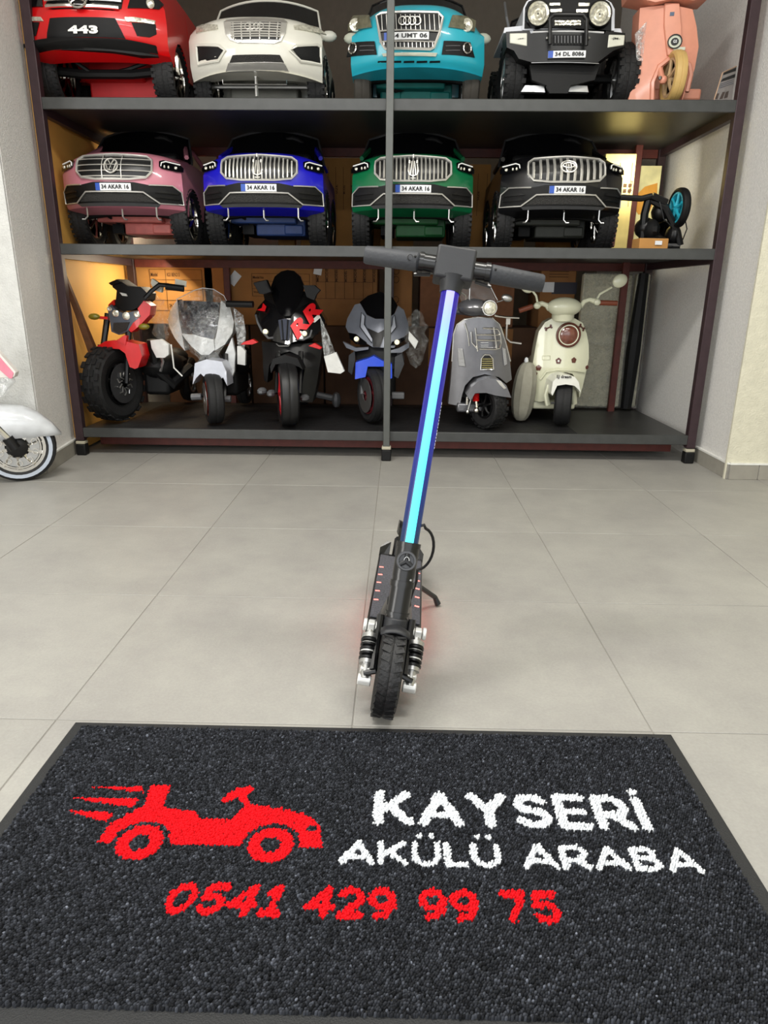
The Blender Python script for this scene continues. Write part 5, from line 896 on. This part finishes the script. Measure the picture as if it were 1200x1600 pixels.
obj('brake_cable', MB().tube([AX(.388, .016), AX(.392, .026)]+[Vector((.022+.036*math.sin(a), .175+.05*(k/12), .292+.062*math.cos(a))) for k, a in enumerate([.25+i*2.6/12 for i in range(13)])]+[Vector((.036, .24, .20)), Vector((.03, .27, .13))], .0033, 8), INK, t)
# ------------------------------------------------------------------ the mat
MX0, MX1, MY0, MY1 = -.556, .632, -2.425, -1.812
t = thing('floor_mat', 'dark grey shop doormat with a red car logo and white and red lettering', 'doormat', (.038, (MY0+MY1)/2, 0)); ox, oy = t.location.x, t.location.y; FX0, FX1, FY0, FY1 = MX0+.024, MX1-.024, -2.386, MY1-.018
v = []; 
for z, e in ((.0, 0), (.0035, .001), (.0055, .014), (.0055, .016)): v += [(MX0+e-ox, MY0+e-oy, z), (MX1-e-ox, MY0+e-oy, z), (MX1-e-ox, MY1-e-oy, z), (MX0+e-ox, MY1-e-oy, z)]
f = [(i*4+k, i*4+(k+1) % 4, i*4+4+(k+1) % 4, i*4+4+k) for i in range(3) for k in range(4)]+[(0, 3, 2, 1), (12, 13, 14, 15)]
obj('rubber_border', MB().add(v, f), mat('mat rubber', (29, 30, 31), .62, var=.12, scale=40, bump=.25, bscale=500), t)
sp = .0039; nx = int((FX1-FX0)/sp); ny = int((FY1-FY0)/(sp*.9)); I, J = np.meshgrid(np.arange(nx), np.arange(ny)); X = FX0+(I+.5*(J % 2)+.25)*sp; Y = FY0+(J+.5)*sp*.9; X = X.ravel(); Y = Y.ravel(); rs = np.random.RandomState(3)
cls = np.zeros(len(X), int)
def mark(V, T, c):
    for a, b, d in T:
        A, B, D = V[a], V[b], V[d]; lo = np.minimum(np.minimum(A, B), D); hi = np.maximum(np.maximum(A, B), D); k = np.where((X >= lo[0]) & (X <= hi[0]) & (Y >= lo[1]) & (Y <= hi[1]))[0]
        if not len(k): continue
        cr_ = lambda P, Q: (Q[0]-P[0])*(Y[k]-P[1])-(Q[1]-P[1])*(X[k]-P[0]); s1, s2, s3 = cr_(A, B), cr_(B, D), cr_(D, A); q = ((s1 >= 0) & (s2 >= 0) & (s3 >= 0)) | ((s1 <= 0) & (s2 <= 0) & (s3 <= 0)); cls[k[q]] = c
def mtext(s, x0, x1, y0, y1, c, bold, shear=0):
    V, T = textmesh(s, bold, shear); V = np.array(V); V = np.stack([x0+V[:, 0]/V[:, 0].max()*(x1-x0), y0+V[:, 1]/V[:, 1].max()*(y1-y0)], 1); mark(V, T, c)
def mpoly(P, c): mark(np.array(P), [tuple(q) for q in tessellate_polygon([[Vector((a, b, 0)) for a, b in P]])], c)
def arc(cx, cy, rx, ry, a0, a1, n=10): return [(cx+rx*math.cos(math.radians(a0+(a1-a0)*k/n)), cy+ry*math.sin(math.radians(a0+(a1-a0)*k/n))) for k in range(n+1)]
_S = [arc(.36, .75, .34, .25, 25, 270)+arc(.36, .25, .36, .25, 90, -155)]; _9 = [arc(.36, .68, .34, .32, 0, 360, 16), [(.70, .68), (.68, .35), (.5, .08), (.2, .0)]]
GL = {'K': (.78, [[(0, 0), (0, 1)], [(.72, 1), (.08, .42)], [(.26, .58), (.78, 0)]]), 'A': (.92, [[(0, 0), (.46, 1), (.92, 0)], [(.2, .28), (.72, .28)]]), 'Y': (.84, [[(0, 1), (.42, .45), (.84, 1)], [(.42, .45), (.42, 0)]]),
 'S': (.72, _S), 'E': (.62, [[(.62, 1), (0, 1), (0, 0), (.62, 0)], [(0, .5), (.56, .5)]]), 'R': (.74, [[(0, 0), (0, 1), (.42, 1)]+arc(.42, .7, .28, .3, 90, -90)+[(0, .4)], [(.38, .4), (.74, 0)]]), 'İ': (.0, [[(0, 0), (0, .98)], [(0, 1.27), (0, 1.28)]]),
 'Ü': (.74, [[(0, 1), (0, .36)]+arc(.37, .36, .37, .36, 180, 360)+[(.74, 1)], [(.18, 1.46), (.18, 1.47)], [(.56, 1.46), (.56, 1.47)]]), 'L': (.56, [[(0, 1), (0, 0), (.56, 0)]]), 'B': (.72, [[(0, 0), (0, 1), (.4, 1)]+arc(.4, .76, .24, .24, 90, -90)+[(0, .52), (.42, .52)]+arc(.42, .26, .28, .26, 90, -90)+[(0, 0)]]),
 '0': (.7, [arc(.35, .5, .35, .5, 0, 360, 20)]), '5': (.68, [[(.64, 1), (.1, 1), (.06, .56), (.34, .60)]+arc(.34, .30, .33, .30, 80, -150)]), '4': (.76, [[(.56, 0), (.56, 1), (0, .28), (.76, .28)]]), '1': (.5, [[(.02, .78), (.28, 1), (.28, 0)], [(.02, 0), (.54, 0)]]), '2': (.66, [arc(.33, .68, .32, .32, 165, -30)+[(0, 0), (.66, 0)]]), '9': (.7, _9), '7': (.66, [[(0, 1), (.66, 1), (.22, 0)]]), ' ': (.28, [])}
def strokes(txt, x0, x1, y0, h, hw_, c, gap=.30, shear=lambda q: 0):
    tot = sum(GL[k][0]+gap for k in txt)-gap; sc_ = (x1-x0-2*hw_)/tot; x = x0+hw_; hh = h-2*hw_; yb = y0+hw_
    for i, k in enumerate(txt):
        wd2, st = GL[k]
        for pl in st:
            for (ax_, ay_), (bx_, by_) in zip(pl, pl[1:]):
                sr = shear(i); A = np.array([x+ax_*sc_+sr*ay_*hh, yb+ay_*hh]); B = np.array([x+bx_*sc_+sr*by_*hh, yb+by_*hh]); d = B-A; L2 = max(1e-12, d@d); tt = np.clip(((X-A[0])*d[0]+(Y-A[1])*d[1])/L2, 0, 1); cls[np.hypot(X-A[0]-tt*d[0], (Y-A[1]-tt*d[1])*1.0) < hw_] = c
        x += (wd2+gap)*sc_
strokes('KAYSERİ', .052, .505, -2.079, .081, .0086, 1, .38); strokes('AKÜLÜ ARABA', .002, .553, -2.161, .049, .0053, 2, .30); strokes('0541 429 99 75', -.240, .320, -2.255, .054, .0058, 3, .34, lambda i: .22 if i < 4 else (.12 if i < 6 else 0))
mpoly([(-.378, -2.131), (-.372, -2.09), (-.345, -2.060), (-.333, -2.045), (-.339, -1.998), (-.304, -1.997), (-.300, -2.050), (-.243, -2.058), (-.233, -2.075), (-.181, -2.074), (-.164, -2.046), (-.179, -2.023), (-.201, -2.037), (-.209, -2.030), (-.19, -2.003), (-.166, -1.994), (-.155, -2.002), (-.167, -2.017), (-.155, -2.038), (-.101, -2.047), (-.057, -2.060), (-.034, -2.083), (-.024, -2.129), (-.063, -2.129), (-.067, -2.101), (-.09, -2.087), (-.122, -2.084), (-.146, -2.104), (-.152, -2.130), (-.263, -2.129), (-.272, -2.105), (-.290, -2.087), (-.315, -2.082), (-.337, -2.092), (-.352, -2.113), (-.357, -2.131)], 4)
for cx_, cy_ in ((-.311, -2.127), (-.106, -2.126)):
    r = np.hypot(X-cx_, Y-cy_); cls[(r < .044)] = 0; cls[(r < .0355) & (r > .0155)] = 5
cls[np.hypot(X+.046, (Y+2.090)*1.4) < .009] = 0
mpoly([(-.439, -2.005), (-.351, -2.001), (-.345, -2.016)], 6); mpoly([(-.474, -2.030), (-.346, -2.030), (-.350, -2.052), (-.40, -2.045)], 6); mpoly([(-.454, -2.064), (-.374, -2.065), (-.381, -2.087)], 6)
def tufts(idx, name, m, par, tone):
    n = len(idx); cx_ = X[idx]+rs.normal(0, .0006, n)-ox; cy_ = Y[idx]+rs.normal(0, .0006, n)-oy; h = .0108+rs.normal(0, .0009, n); a0 = rs.uniform(0, .6, n)-.3+.7; ln = .0026*rs.uniform(.85, 1.25, n); wd_ = .0019*rs.uniform(.85, 1.15, n)
    P = np.zeros((n, 13, 3))
    for k in range(6):
        a = 2*np.pi*k/6; dx, dy = ln*np.cos(a), wd_*np.sin(a); ex, ey = dx*np.cos(a0)-dy*np.sin(a0), dx*np.sin(a0)+dy*np.cos(a0)
        P[:, k] = np.stack([cx_+ex*1.05, cy_+ey*1.05, np.full(n, .005)], 1); P[:, 6+k] = np.stack([cx_+ex*.8, cy_+ey*.8, h-.0012], 1)
    P[:, 12] = np.stack([cx_, cy_, h], 1); F = []
    for k in range(6): l_ = (k+1) % 6; F += [(k, l_, 6+l_, 6+k)]
    T3 = [(6+k, 6+(k+1) % 6, 12) for k in range(6)]
    base_ = (np.arange(n)*13)[:, None, None]; q = (np.array(F)[None]+base_).reshape(-1, 4); tr = (np.array(T3)[None]+base_).reshape(-1, 3)
    me = bpy.data.meshes.new(name); me.vertices.add(n*13); me.vertices.foreach_set('co', P.ravel()); nl = q.size+tr.size; me.loops.add(nl); me.loops.foreach_set('vertex_index', np.concatenate([q.ravel(), tr.ravel()])); me.polygons.add(len(q)+len(tr)); me.polygons.foreach_set('loop_start', np.concatenate([np.arange(len(q))*4, len(q)*4+np.arange(len(tr))*3])); me.update(calc_edges=True)
    c = me.attributes.new('tone', 'FLOAT', 'POINT'); c.data.foreach_set('value', np.repeat(tone(n), 13)); me.materials.append(m); me.shade_smooth(); o = bpy.data.objects.new(name, me); COL.objects.link(o); o.parent = par; o['kind'] = 'stuff'; return o
def tuftmat(name, c):
    m = bpy.data.materials.new(name); m.use_nodes = True; n = m.node_tree; b = n.nodes['Principled BSDF']; a = n.nodes.new('ShaderNodeAttribute'); a.attribute_name = 'tone'; s_ = n.nodes.new('ShaderNodeVectorMath'); s_.operation = 'SCALE'; s_.inputs[0].default_value = lin(c); n.links.new(a.outputs['Fac'], s_.inputs['Scale']); n.links.new(s_.outputs[0], b.inputs['Base Color']); b.inputs['Roughness'].default_value = .9; b.inputs['Specular IOR Level'].default_value = .2; return m
dk_ = lambda n: np.exp(rs.normal(-.32, .62, n)); lt = lambda n: rs.uniform(.88, 1.1, n)
tufts(np.where(cls == 0)[0], 'pile', tuftmat('dark pile', (45, 47, 52)), t, dk_)
TW, TRD = tuftmat('white pile', (222, 225, 228)), tuftmat('red pile', (222, 14, 26))
for c, nm, m in ((1, 'white_lettering', TW), (2, 'white_lettering', TW), (3, 'red_lettering', TRD), (4, 'car_logo', TRD), (5, 'logo_wheels', TRD), (6, 'speed_lines', TRD)): tufts(np.where(cls == c)[0], nm, m, t, lt)

for o in bpy.data.objects:
    if o.parent: continue
    n = o.name.split('.')[0]
    if n == 'shipping_carton': o['group'] = 'cartons stored behind the shelving'
    elif n == 'carton_block': o['group'] = 'carton blocks under the cars'
    elif n == 'toy_suv' and 'grille' in o['label'] and 'star' not in o['label']: o['group'] = 'ride-on cars on the middle shelf'
    elif n == 'foam_sheet': o['group'] = 'film-wrapped foam sheets'
